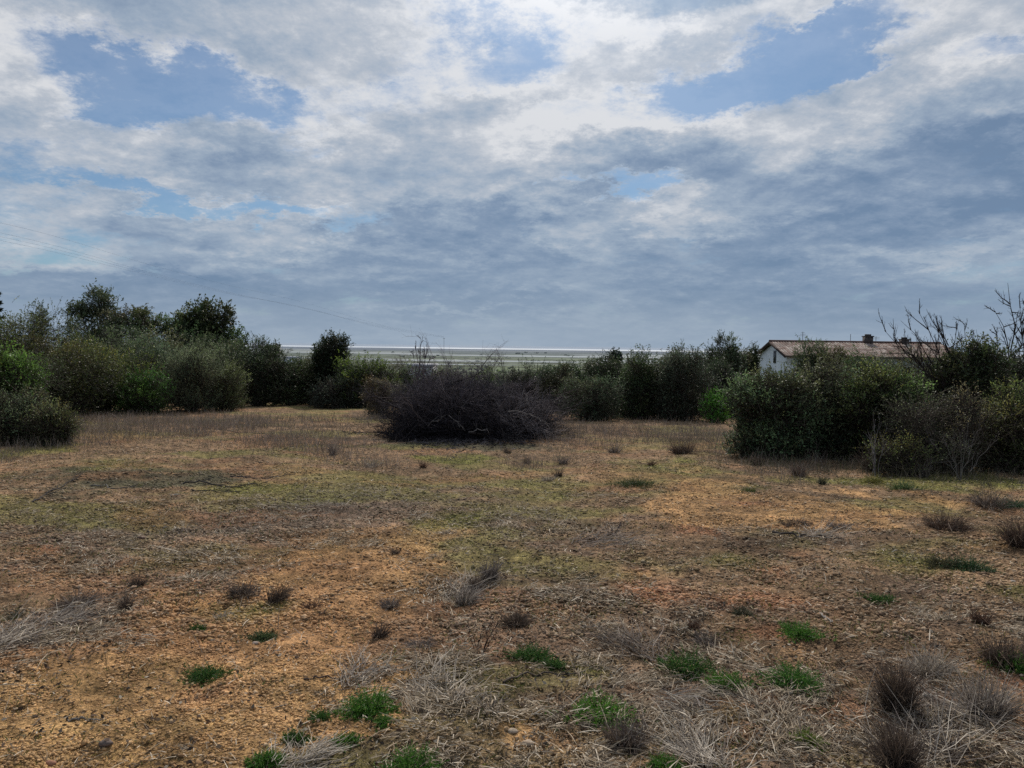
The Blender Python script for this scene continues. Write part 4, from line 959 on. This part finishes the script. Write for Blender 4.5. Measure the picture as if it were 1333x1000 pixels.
tufts = [
 ('big dark brown bristly tuft, upper of two at lower right', 1168, 926, 44, 80, DB, 620),
 ('dark brown bristly tuft cut by the bottom edge below the big one', 1168, 1010, 50, 78, DB, 620),
 ('pale grey spiky straw tuft just above the big dark bristly one', 1212, 872, 60, 44, PS, 320),
 ('grey straw tuft with long loose stems at lower right', 1282, 925, 80, 62, GM + PS, 420),
 ('brown dead tuft hugging a green weed at the right edge', 1305, 862, 62, 50, DB, 420),
 ('dark grey rounded tuft below the bright green weed near the bottom', 812, 970, 56, 46, GM + DB, 420),
 ('upright mauve grey tuft in the middle of the field, higher of a leaning pair', 636, 756, 26, 34, GM, 260),
 ('grey tuft leaning right, lower left of the upright mauve one', 603, 784, 34, 32, GM + PS, 260),
 ('small brown tuft between the two grey leaning tufts', 619, 766, 18, 24, DB, 130),
 ('dark round tuft right of the reddish twiggy sapling', 672, 812, 34, 26, DB, 280),
 ('small dark tuft on the bare earth above the fan of straw', 495, 828, 24, 22, DB, 180),
 ('thin greyish tuft on bare earth above the small dark one', 508, 786, 26, 18, GM, 140),
 ('wide dark tuft, left of a pair on the orange earth', 316, 776, 38, 24, DB + GM, 260),
 ('dark tuft swept to the right, right of a pair on the orange earth', 357, 783, 28, 34, DB, 260),
 ('small dark tuft at the border of litter and bare earth on the left', 179, 760, 24, 22, DB, 160),
 ('thin dark upright tuft below the small dark one on the left', 165, 797, 18, 28, DB, 120),
 ('messy grey and dark tuft near the left edge', 98, 790, 56, 26, DB + GM, 320),
 ('little reddish tuft with a pale stalk right of the dark pair', 406, 794, 24, 18, RB, 100),
 ('little pale grey tuft below the wide dark one', 290, 803, 22, 16, PS, 90),
 ('tiny dark lump of dead grass on bare earth in the middle left', 512, 720, 16, 12, DB, 110),
 ('low dark olive tuft in the straw right of the middle', 764, 754, 36, 14, OG, 200),
 ('small black green tuft above the bright weeds on the right', 967, 803, 26, 18, OG, 150),
 ('small brown tuft left of the black green one', 902, 822, 22, 18, RB, 110),
 ('dark reddish brown dome shaped tuft near the far end of the sandy strip', 888, 591, 32, 24, RB + DB, 420),
 ('small dark tuft standing on sand in front of the hedge', 1070, 632, 12, 16, OG, 120),
 ('brown feathery tuft at the left foot of the near right hedge', 1040, 621, 26, 26, RB + GM, 200),
 ('dark tuft beside a pale one in the far middle of the field', 727, 622, 14, 14, DB, 120),
 ('pale rounded tuft beside the dark one in the far middle', 714, 625, 20, 12, PS, 120),
 ('brown tuft left of the moss patch in front of the pile', 551, 611, 12, 12, RB, 80),
 ('dark tuft right in front of the pile', 661, 590, 12, 12, DB, 80),
 ('small brown tuft in front of the right end of the pile', 686, 602, 13, 12, RB, 80),
 ('grey tuft at the edge of the tall dry grass right of the pile', 733, 604, 18, 16, GM, 110),
 ('small reddish tuft below the dome shaped one', 848, 607, 14, 12, RB, 90),
 ('brown upright tuft under the middle of the near right hedge', 1131, 614, 24, 30, DB + GM, 200),
 ('grey brown tuft at the hedge foot right of the low olive shrub', 1196, 620, 30, 32, GM, 220),
 ('wide low dark dead clump on the sandy strip at right', 1035, 684, 48, 16, DB, 260),
 ('low mauve dead clump right of the wide dark one', 1096, 688, 50, 18, GM, 260),
 ('tall reddish brown grass clump at right above the olive shrub', 1232, 690, 56, 36, RB + DB, 420),
 ('dark red brown grass tuft cut by the right edge', 1328, 716, 34, 46, RB + DB, 380),
 ('grey tuft at the left of two in the far left middle', 433, 592, 14, 22, GM, 110),
 ('pale ragged tuft below the grey one in the far left middle', 483, 607, 22, 16, PS, 90),
 ('grey brown mound of dead grass in front of the right edge hedge', 1288, 660, 52, 32, GM + DB, 380),
 ('thin brown upright tuft above the dead tuft at the right edge', 1276, 814, 28, 26, RB, 140),
 ('brown tuft at the left foot of the hedge near the sand', 985, 606, 18, 20, DB, 140),
 ('mauve tuft in the tall grass right of the brush pile', 800, 590, 22, 18, GM, 130),
 ('dead grey grass tuft with green weed below it, right of centre', 918, 838, 30, 20, GM, 150),
 ('grey dead mat of grass near the bottom right', 1225, 985, 66, 34, GM + DB, 300),
 ('pale spiky cluster of dead leaves low in the middle', 637, 928, 46, 24, PS, 160),
 ('low grey tuft left of the reddish sapling', 547, 838, 40, 20, GM, 170),
 ('dark stubby tuft at the far left edge under the litter', 18, 803, 26, 16, OG, 150),
]
for t in tufts:
    st = .35
    dry_tuft(*t[:6], n=t[6], lean=((.45, 0) if 'leaning right' in t[0] or 'swept to the right' in t[0] else (rng.normal() * .08, rng.normal() * .08)),
             stiff=(.9 if t[3] > t[4] * 1.3 else (.22 if t[4] > t[3] * 1.5 else .45)), group='dry grass tufts on the field')

def weed(label, px, py, w, h, colr=(.045, .125, .022), n=None, name='green_weed'):
    g = G(px, py + h * .1); W = px_size(g, w) / 2; Hh = px_size(g, h)
    bag = Bag(); ns = int((n or 230) * min(1.6, max(.5, w / 40)))
    a = rng.uniform(0, 6.28, ns); r = np.abs(rng.normal(size=ns)) * W * .58
    lob = 1 + .35 * np.sin(a * 3 + rng.uniform(0, 6)) ; r = r * lob
    b = np.stack([np.cos(a) * r, np.sin(a) * r * .8, np.zeros(ns)], 1); b[:, 2] = H(g[0] + b[:, 0], g[1] + b[:, 1]) - g[2]
    d = norm(np.stack([np.cos(a) * .7, np.sin(a) * .7, np.ones(ns) * .8], 1) + rng.normal(size=(ns, 3)) * .35)
    L = Hh * rng.uniform(.5, 1.3, ns) * (1.1 - .6 * r / max(W, .01)).clip(.35)
    P = wiggly(b, d, L, 5, .2, -.12)
    P[..., 2] = np.maximum(P[..., 2], b[:, 2:3] + .004)
    lc = np.asarray(colr) * np.array([1.5, 1.4, 1.2])
    strips(bag, P, (.0007 + g[1] * .00005) * np.ones((ns, 5)), norm(np.cross(d, rdir(ns))), np.tile(lc * .7, (ns, 1)), np.tile(lc, (ns, 1)))
    m = 20; s, dd, t = children(P, m, .8, .1, 1)
    size = (.007 + .065 * Hh) * rng.uniform(.5, 1.2, len(s)) * (1.15 - t * .5)
    c = np.where(rng.uniform(0, 1, (len(s), 1)) < .3, lc[None] * [[1.8, 1.45, 1.5]], lc[None]) * rng.uniform(.45, 1.4, (len(s), 1))
    c = np.where(rng.uniform(0, 1, (len(s), 1)) < .06, [[.30, .26, .12]], c)
    leaves(bag, s, norm(dd + [0, 0, .25]), size, .38, c)
    return tag(bag.done(name, M_green, loc=g), label, 'weed', 'green weeds on the field')
DG = (.030, .080, .020); GG = (.045, .075, .035)
weeds = [
 ('ferny green weed on bare orange earth at lower left', 268, 876, 48, 22, DG),
 ('bright green ferny weed below the fan of straw', 478, 922, 62, 38, None),
 ('small green weed just below the bright ferny one', 500, 944, 26, 14, None),
 ('green weed in the middle, larger left one of a touching pair', 692, 856, 48, 24, DG),
 ('small green weed, right one of a touching pair in the middle', 719, 869, 30, 18, DG),
 ('brightest green weed mound, low centre right', 781, 930, 76, 34, (.060, .165, .026)),
 ('tall dark green weed right of centre, behind a flatter one', 893, 872, 54, 38, DG),
 ('flat green weed in straw, right below the tall dark one', 944, 896, 50, 26, None),
 ('dense green weed dome at lower right', 1033, 892, 66, 36, (.042, .118, .024)),
 ('medium green weed above the dense dome', 1041, 826, 46, 26, None),
 ('small faint green weed far up on the right', 1146, 782, 38, 14, DG),
 ('large green weed cut by the bottom edge', 538, 1002, 74, 38, None),
 ('green weed right of two small ones near the bottom left of centre', 452, 968, 32, 18, None),
 ('green weed left of two small ones near the bottom', 386, 964, 32, 18, DG),
 ('tiny green weed above two small ones', 416, 935, 26, 14, DG),
 ('green weed cut by the bottom edge further left', 346, 1001, 42, 20, None),
 ('tiny green weed near the dark pair of tufts', 257, 820, 20, 10, DG),
 ('green weed peeking out of pale straw at the bottom', 868, 998, 44, 22, None),
 ('yellowish green weed near the bottom right of centre', 1052, 968, 44, 20, (.085, .140, .030)),
 ('green weed among brown stems at the right edge', 1324, 866, 44, 32, None),
 ('grey green rosette at the foot of the near right hedge', 1175, 636, 30, 18, (.045, .085, .035)),
 ('blue green clump near the right edge', 1320, 660, 36, 18, (.025, .070, .038)),
 ('spreading dark grey green weed in the far middle', 826, 632, 56, 16, (.040, .062, .030)),
 ('thin sprawling green weed below the dark tuft swept right', 343, 828, 36, 14, GG),
 ('dark green low shrub above right on the field', 1262, 738, 46, 26, (.022, .055, .026)),
 ('low sprawling dead and green shrub left of the dark green one', 1228, 736, 50, 20, (.045, .05, .032)),
 ('small green weed on the sand in front of the hedge', 978, 640, 28, 8, (.06, .085, .03)),
 ('yellow green low plant at the hedge foot', 1138, 628, 26, 16, (.09, .10, .028)),
]
for (lb, px, py, w, h, cc) in weeds: weed(lb, px, py, w * 1.08, h * .82, cc or (.045, .125, .022))

# twiggy saplings
bare('dead_sapling', 'reddish leafless sapling standing in straw near the middle', 622, 852, G(622, 852)[1], [(640, 800, 0), (607, 808, .05), (650, 818, -.05), (628, 815, 0), (612, 830, .05), (655, 800, 0)],
     col=(.075, .045, .035), gen=(4, 3), r0=.006, kids=(.35, .5), ang=.5, cat='sapling', spread=.015)
bare('dead_sapling', 'small V shaped leafless sapling in the middle distance', 796, 698, G(796, 698)[1], [(782, 660, 0), (775, 655, .05), (797, 658, -.05), (812, 672, 0), (788, 670, .05), (822, 668, 0)],
     col=(.085, .065, .065), gen=(3, 3), r0=.005, kids=(.35, .5), ang=.5, cat='sapling', spread=.015)
bare('dead_sapling', 'single thin dry stalk on the orange earth at lower left', 137, 868, G(137, 868)[1], [(139, 840, 0), (137, 845, 0)], col=(.06, .06, .04), gen=(2,), r0=.003, kids=(.3, .5), ang=.5, cat='sapling', spread=.004)

# fallen sticks
def stick(label, pts, r, col):
    P = np.array([G(*p) for p in pts]); P[:, 2] += r * 1.5; o = P[0].copy()
    t = np.linspace(0, len(P) - 1, 14); Q = np.stack([np.interp(t, np.arange(len(P)), P[:, i]) for i in range(3)], 1)
    z = H(Q[:, 0], Q[:, 1]) + r * 1.2; Q[:, 2] = np.maximum(z, Q[:, 2] * .5 + z * .5); Q += rng.normal(size=Q.shape) * r * .8; Q -= o
    b = Bag(); tubes(b, Q[None], r * np.linspace(1, .4, 14)[None], np.array([col]), 6)
    L = np.linalg.norm(P[-1] - P[0])
    s, d, _ = children(Q[None], 6, .4, .15, .9); T = wiggly(s, norm(d * [1, 1, .3]), rng.uniform(.08, .22, 6) * L, 4, .12)
    tubes(b, T, r * .35 * np.ones((6, 4)), np.tile(col, (6, 1)), 4)
    tag(b.done('fallen_stick', M_bark, loc=o), label, 'stick', 'fallen sticks on the field')
stick('long dark crooked stick lying left of the dark weedy patch', [(42, 655), (60, 645), (85, 632), (105, 622)], .011, (.035, .03, .03))
stick('dark stick across the dark weedy patch, longest of the sticks', [(235, 633), (262, 630), (300, 634), (348, 630)], .012, (.04, .035, .035))
stick('thin dark stick near the far left edge of the dark patch', [(300, 620), (345, 624), (385, 618)], .010, (.045, .038, .04))
stick('brown stick lying in straw above the big green weed mound', [(655, 896), (690, 884), (735, 880), (772, 882)], .007, (.09, .07, .055))
stick('dark stick beside the dead clumps at right', [(1003, 697), (1050, 701), (1098, 706)], .012, (.06, .05, .045))
stick('short pale stick on orange earth at lower left', [(85, 942), (108, 940), (128, 944)], .006, (.20, .18, .16))
stick('pale crooked stick at lower right', [(1068, 800), (1078, 806), (1086, 812)], .008, (.32, .28, .24))
stick('thin dark twig on the orange earth near the bottom left', [(395, 890), (430, 884), (455, 892)], .005, (.07, .05, .045))

stick('short dark stick at the right of the blackish patch, nearer the viewer', [(250, 638), (290, 642), (315, 638)], .009, (.05, .045, .04))
stick('grey stick in the litter below the blackish patch', [(118, 632), (150, 636), (176, 634)], .009, (.14, .13, .12))
stick('thin dark branch on the ochre strip at the far left edge of the field', [(265, 558), (300, 562), (345, 566)], .012, (.05, .045, .04))
# combed bundles of flattened straw
def bundle(label, p0, p1, wpx, n, cols, spread=.35):
    a = G(*p0); b = G(*p1); d0 = b - a; L0 = np.linalg.norm(d0); d0 = d0 / L0; W = px_size(a, wpx) / 2
    s0 = np.array([-d0[1], d0[0], 0]); bag = Bag()
    t = rng.uniform(-.1, .55, n); q = rng.normal(size=n) * .6
    S = a + d0 * (t * L0)[:, None] + s0 * (q * W)[:, None]
    n_ = int(n * .62); S, q, t = S[:n_], q[:n_], t[:n_]; n = n_
    ang = q * spread + rng.normal(size=n) * .5; ca, sa = np.cos(ang)[:, None], np.sin(ang)[:, None]
    d = norm(d0 * ca + s0 * sa + np.array([0, 0, .10]) + rng.normal(size=(n, 3)) * [0, 0, .08])
    P = wiggly(S, d, rng.uniform(.12, .6, n) * L0, 5, .16, -.03)
    z = H(P[..., 0], P[..., 1]); P[..., 2] = np.maximum(P[..., 2], z + .004 + rng.exponential(.02, n)[:, None] * (1 - q[:, None] ** 2 * .2).clip(.1))
    cols = np.array(cols); c = cols[rng.integers(0, len(cols), n)] * rng.uniform(.6, 1.25, (n, 1))
    strips(bag, P - a, (.0011 + a[1] * .00012) * np.array([1, 1, 1, .8, .4])[None] * np.ones((n, 1)), norm(np.cross(d, rng.normal(size=(n, 3)) * .4 + [0, 0, 1])), c * .8, c)
    tag(bag.done('straw_bundle', M_straw, loc=a), label, 'straw', 'flattened bundles of dry straw')
bundle('grey fan of flattened straw above the bright ferny weed', (452, 895), (510, 850), 40, 260, GM + PS)
bundle('thick pale bundle of combed straw at the bottom right of centre', (925, 1005), (868, 925), 60, 420, PS)
bundle('long pale straw stems sweeping down to the lower right corner', (1180, 890), (1318, 985), 40, 260, PS + GM, .15)
bundle('grey straw mat at the left edge', (-10, 855), (60, 805), 70, 420, GM + PS)
bundle('grey straw swath under the messy tuft on the left', (60, 815), (150, 790), 50, 320, GM + PS)
bundle('pale straw heap at the bottom left of centre', (370, 1010), (455, 965), 60, 360, PS)
bundle('thin streak of pale straw below the low grey tuft', (592, 925), (565, 870), 26, 120, PS)
bundle('dark mauve matted stalks right of the middle', (850, 862), (775, 815), 46, 300, GM + DB)
bundle('matted straw hollow left of the dense green dome', (860, 910), (960, 925), 60, 380, PS + GM)
bundle('grey straw mat between the brown tufts at lower right', (1190, 1000), (1260, 900), 70, 380, PS + GM)
bundle('pale broken straw beside the low mauve clump', (1050, 702), (1110, 692), 34, 160, PS)
bundle('straw swept around the two leaning tufts', (590, 782), (650, 745), 40, 220, PS + GM)
bundle('grey straw patch under the small V shaped sapling', (760, 712), (850, 700), 60, 280, GM)
bundle('pale straw left of the pale spiky leaf cluster', (540, 905), (600, 862), 40, 160, PS)

# single stones
def stone(label, px, py, spx, colr):
    g = G(px, py); s = px_size(g, spx) / 2
    u = np.linspace(0, math.pi, 8)[1:-1]; v = np.linspace(0, 2 * math.pi, 12, endpoint=False)
    pts = [(0, 0, 1)] + [(math.sin(a) * math.cos(b), math.sin(a) * math.sin(b), math.cos(a)) for a in u for b in v] + [(0, 0, -1)]
    V = np.array(pts); nn = fbm(V[:, 0] * 1.6 + px, V[:, 1] * 1.6 + V[:, 2] * 1.3, px, 3); V = V * (.7 + .6 * nn)[:, None] * [1.1, .8, .5] * s
    F = []
    for i in range(12): j = (i + 1) % 12; F.append((0, 1 + i, 1 + j, 1 + j))
    F = [(0, 1 + i, 1 + (i + 1) % 12) for i in range(12)]
    for r_ in range(5):
        for i in range(12):
            a, b = 1 + r_ * 12 + i, 1 + r_ * 12 + (i + 1) % 12; F += [(a, a + 12, b + 12), (a, b + 12, b)]
    F += [(len(V) - 1, 61 + (i + 1) % 12, 61 + i) for i in range(12)]
    o = build('stone', V, np.array(F), M_stone, None, np.tile(colr, (len(V), 1)), True, loc=(g[0], g[1], g[2] + s * .2)); tag(o, label, 'stone', 'single stones')
stone('pale stone on red earth right of the big bristly tuft', 1207, 904, 14, (.42, .38, .33))
stone('flat pale stone on bare earth near the bottom centre', 687, 972, 16, (.36, .27, .19))
stone('flat pale stone above the bottom edge, left of the dark rounded tuft', 668, 957, 14, (.34, .27, .20))
stone('small pale stone on orange earth left of the middle', 333, 836, 9, (.34, .27, .22))
stone('reddish clod in the upper litter on the left', 184, 702, 12, (.10, .06, .045))
stone('greyish stone near the bottom left', 138, 974, 17, (.13, .10, .085))
stone('pinkish stone at the bottom left corner edge', 66, 994, 14, (.28, .14, .09))
stone('pale pinkish stone near the right edge, upper field', 1318, 754, 9, (.38, .33, .28))

# ================================================================== SKY and LIGHT
def azel(px, py):
    d = ray(px, py).normalized(); return math.atan2(d.x, d.y), math.asin(d.z)
SUN_AZ = math.radians(6); SUN_EL = math.radians(42)
w = bpy.data.worlds.new('World'); SC.world = w; w.use_nodes = True
nt = w.node_tree; nt.nodes.clear(); N = nt.nodes.new; L = nt.links.new
def M(op, a, b=None, c=None, clamp=False):
    n = N('ShaderNodeMath'); n.operation = op; n.use_clamp = clamp
    for i, v in enumerate((a, b, c)):
        if v is None: continue
        if isinstance(v, (int, float)): n.inputs[i].default_value = v
        else: L(v, n.inputs[i])
    return n.outputs[0]
def SS(v, a, b, lo=0., hi=1.):
    n = N('ShaderNodeMapRange'); n.interpolation_type = 'SMOOTHSTEP'
    for k, q in (('From Min', a), ('From Max', b), ('To Min', lo), ('To Max', hi)): n.inputs[k].default_value = q
    L(v, n.inputs['Value']); return n.outputs['Result']
def noise(vec, scale, det=6, rough=.55, dist=0.):
    n = N('ShaderNodeTexNoise'); n.inputs['Scale'].default_value = scale; n.inputs['Detail'].default_value = det
    n.inputs['Roughness'].default_value = rough; n.inputs['Distortion'].default_value = dist; L(vec, n.inputs['Vector']); return n
def mixc(f, a, b):
    n = N('ShaderNodeMix'); n.data_type = 'RGBA'
    if isinstance(f, float): n.inputs['Factor'].default_value = f
    else: L(f, n.inputs['Factor'])
    for k, v in (('A', a), ('B', b)):
        if isinstance(v, tuple): n.inputs[k].default_value = v + (1,)
        else: L(v, n.inputs[k])
    return n.outputs['Result']
tc = N('ShaderNodeTexCoord'); sx = N('ShaderNodeSeparateXYZ'); L(tc.outputs['Generated'], sx.inputs[0])
X, Y, Z = sx.outputs
az = M('ARCTAN2', X, Y); el = M('ARCSINE', Z)
zz = M('ADD', M('MAXIMUM', Z, 0.0), .26)
cb = N('ShaderNodeCombineXYZ'); L(M('DIVIDE', X, zz), cb.inputs[0]); L(M('DIVIDE', Y, zz), cb.inputs[1]); q = cb.outputs[0]
ae = N('ShaderNodeCombineXYZ'); L(az, ae.inputs[0]); L(el, ae.inputs[1])
# warp for the hand placed masses so that their edges are ragged
wn = noise(q, 1.9, 10, .70); wv = N('ShaderNodeVectorMath'); wv.operation = 'SUBTRACT'; L(wn.outputs['Color'], wv.inputs[0]); wv.inputs[1].default_value = (.5, .5, .5)
ws = N('ShaderNodeVectorMath'); ws.operation = 'MULTIPLY_ADD'; L(wv.outputs[0], ws.inputs[0]); ws.inputs[1].default_value = (.46, .25, 0); L(ae.outputs[0], ws.inputs[2])
aew = ws.outputs[0]
def blobs(lst):
    acc = None
    for (px, py, rx, ry, amp, *rot) in lst:
        a, e = azel(px, py)
        mp = N('ShaderNodeMapping'); mp.vector_type = 'TEXTURE'; mp.inputs['Location'].default_value = (a, e, 0)
        mp.inputs['Scale'].default_value = (rx / FPX, ry / FPX, 1); mp.inputs['Rotation'].default_value = (0, 0, math.radians(rot[0] if rot else 0))
        L(aew, mp.inputs[0])
        g = N('ShaderNodeTexGradient'); g.gradient_type = 'SPHERICAL'; L(mp.outputs[0], g.inputs[0])
        s = M('MULTIPLY', SS(g.outputs['Fac'], 0, .8), float(amp)); acc = s if acc is None else M('ADD', acc, s)
    return acc
holes = blobs([(240, 108, 240, 60, 1.2, -6), (80, 190, 170, 60, .55), (650, 58, 170, 42, .75), (955, 100, 215, 60, 1.1, 12), (1120, 25, 160, 45, .8, 20), (1285, 50, 90, 30, .55),
               (260, 252, 260, 26, .95, -2), (790, 250, 80, 24, .85), (30, 290, 130, 60, .45), (720, 150, 60, 30, .3), (480, 100, 120, 40, .4), (120,330,200,40,.3)])
light = blobs([(700, 120, 560, 130, .38), (330, 170, 260, 90, .2), (560, 40, 420, 60, .45), (60, 60, 160, 90, .4), (290, 140, 170, 26, .35), (1000, 8, 250, 24, .5), (770, 150, 260, 60, .50, 8), (1190, 95, 200, 70, .45, 25),
               (330, 305, 120, 34, .45), (700, 290, 260, 30, .35, -14), (880, 275, 120, 26, .45, -20), (1010, 270, 100, 16, .35), (1235, 318, 140, 24, .45), (590, 396, 110, 12, .40),
               (620, 215, 160, 45, .3), (450, 250, 160, 40, .25), (850, 170, 230, 45, .35), (230, 190, 110, 40, .35), (780, 20, 140, 40, .5), (1240,150,110,40,.3), (120,350,200,20,.15)])
darkb = blobs([(1190, 235, 280, 70, .55, 6), (880, 205, 180, 45, .40, -8), (960, 330, 420, 45, .40), (480, 292, 110, 30, .35), (620, 310, 200, 36, .40), (250, 400, 420, 60, .38), (700, 385, 900, 60, .34),
               (1250, 400, 300, 60, .40), (300, 175, 160, 30, .2), (470, 135, 120, 30, .25), (1300, 210, 120, 50, .3), (60, 230, 200, 40, .12), (900,240,60,20,.25)])
aem = N('ShaderNodeMapping'); aem.inputs['Scale'].default_value = (1, 1.9, 1); L(ae.outputs[0], aem.inputs[0])
n1 = noise(q, 1.5, 9, .60, .25).outputs['Fac']
qo = N('ShaderNodeMapping'); qo.inputs['Location'].default_value = (-.01, -.075, 0); L(q, qo.inputs[0])
n1o = noise(qo.outputs[0], 1.5, 9, .60, .25).outputs['Fac']
q2o = N('ShaderNodeMapping'); q2o.inputs['Location'].default_value = (3.29, 1.64, .5); L(q, q2o.inputs[0])
q2 = N('ShaderNodeMapping'); q2.inputs['Location'].default_value = (3.3, 1.7, .5); L(q, q2.inputs[0])
n2 = noise(q2.outputs[0], 2.4, 9, .62, .2).outputs['Fac']
n3 = noise(q2.outputs[0], 5.5, 9, .68).outputs['Fac']
n3o = noise(q2o.outputs[0], 5.5, 9, .68).outputs['Fac']
relief = M('ADD', M('MULTIPLY', M('SUBTRACT', n1, n1o), 1.8), M('MULTIPLY', M('SUBTRACT', n3, n3o), 1.2))
gen = M('ADD', M('MULTIPLY', M('SUBTRACT', n1, .5), 1.7), .90)            # mostly overcast
dens = M('SUBTRACT', gen, holes)
dens = M('ADD', dens, M('MULTIPLY', M('SUBTRACT', n3, .5), 1.7))
alpha = M('MULTIPLY_ADD', SS(dens, -.05, .75), .84, .14)
n4 = noise(aem.outputs[0], 6.0, 9, .62, .3).outputs['Fac']
shade = M('ADD', M('ADD', .46, M('MULTIPLY', M('MULTIPLY', M('SUBTRACT', n2, .5), 1.35), SS(el, .02, .24, .45, 1.0))), M('SUBTRACT', M('MULTIPLY', light, .62), M('MULTIPLY', darkb, .58)))
lowf = SS(el, .02, .24, .30, 1.0)
shade = M('ADD', shade, M('MULTIPLY', M('MULTIPLY', M('SUBTRACT', n4, .5), .8), lowf))
shade = M('ADD', shade, M('MULTIPLY', M('SUBTRACT', 1.0, SS(dens, .35, 1.0)), .34))   # thin edges glow
shade = M('ADD', shade, M('MULTIPLY', M('SUBTRACT', n3, .5), .7))
shade = M('ADD', shade, M('MULTIPLY', relief, SS(el, .02, .2, .5, 1.0)))
shade = M('ADD', M('MULTIPLY', shade, .80), SS(el, .10, .45, .0, .15), None)
cr = N('ShaderNodeValToRGB'); L(shade, cr.inputs[0])
E = cr.color_ramp.elements; E[0].position = 0; E[0].color = (.160, .238, .362, 1); E[1].position = 1; E[1].color = (.72, .73, .75, 1)
for p_, c_ in ((.25, (.228, .305, .425)), (.5, (.335, .41, .51)), (.75, (.49, .53, .59))):
    e_ = E.new(p_); e_.color = c_ + (1,)
sky = N('ShaderNodeTexSky'); sky.sky_type = 'NISHITA'; sky.sun_disc = False; sky.sun_elevation = SUN_EL; sky.sun_rotation = SUN_AZ
sky.air_density = 1.0; sky.dust_density = .6; sky.ozone_density = 2.0
STR = .1
sc1 = N('ShaderNodeVectorMath'); sc1.operation = 'SCALE'; L(cr.outputs[0], sc1.inputs[0]); sc1.inputs['Scale'].default_value = 1 / STR
sc2 = N('ShaderNodeVectorMath'); sc2.operation = 'MULTIPLY'; L(sky.outputs[0], sc2.inputs[0]); sc2.inputs[1].default_value = (.43, .565, .67)
colr = mixc(M('MULTIPLY', alpha, .96), sc2.outputs[0], sc1.outputs[0])
# horizon haze
hz = M('MULTIPLY', SS(el, .0, .085, 1., 0.), .7)
colr = mixc(hz, colr, (.315 / STR, .395 / STR, .495 / STR))
# brighter cloud veil round the sun, above the frame
sd = N('ShaderNodeVectorMath'); sd.operation = 'DOT_PRODUCT'; L(tc.outputs['Generated'], sd.inputs[0])
sv = (math.sin(SUN_AZ) * math.cos(SUN_EL), math.cos(SUN_AZ) * math.cos(SUN_EL), math.sin(SUN_EL)); sd.inputs[1].default_value = sv
glow = M('ADD', 1.0, M('MULTIPLY', M('POWER', M('MAXIMUM', sd.outputs['Value'], 0.0), 45.0), 2.6))
gl = N('ShaderNodeVectorMath'); gl.operation = 'SCALE'; L(colr, gl.inputs[0]); L(glow, gl.inputs['Scale'])
bgd = N('ShaderNodeBackground'); bgd.inputs['Strength'].default_value = STR; L(gl.outputs[0], bgd.inputs['Color'])
wo = N('ShaderNodeOutputWorld'); L(bgd.outputs[0], wo.inputs['Surface'])
w.cycles.sampling_method = 'MANUAL'; w.cycles.sample_map_resolution = 512

sl = bpy.data.lights.new('sun', 'SUN'); sl.energy = 3.7; sl.angle = math.radians(2); sl.color = (1, .92, .82)
so = bpy.data.objects.new('sun', sl); COL.objects.link(so)
so.rotation_euler = Vector(sv).to_track_quat('Z', 'Y').to_euler(); so.location = (0, 0, 50)

SC.view_settings.view_transform = 'Standard'; SC.view_settings.look = 'None'; SC.view_settings.exposure = 0; SC.view_settings.gamma = 1
SC.cycles.max_bounces = 5; SC.cycles.diffuse_bounces = 3; SC.cycles.transmission_bounces = 3; SC.cycles.glossy_bounces = 2; SC.cycles.transparent_max_bounces = 4
SC.cycles.use_denoising = False; SC.cycles.sample_clamp_indirect = 2.0; SC.cycles.sample_clamp_direct = 6.0
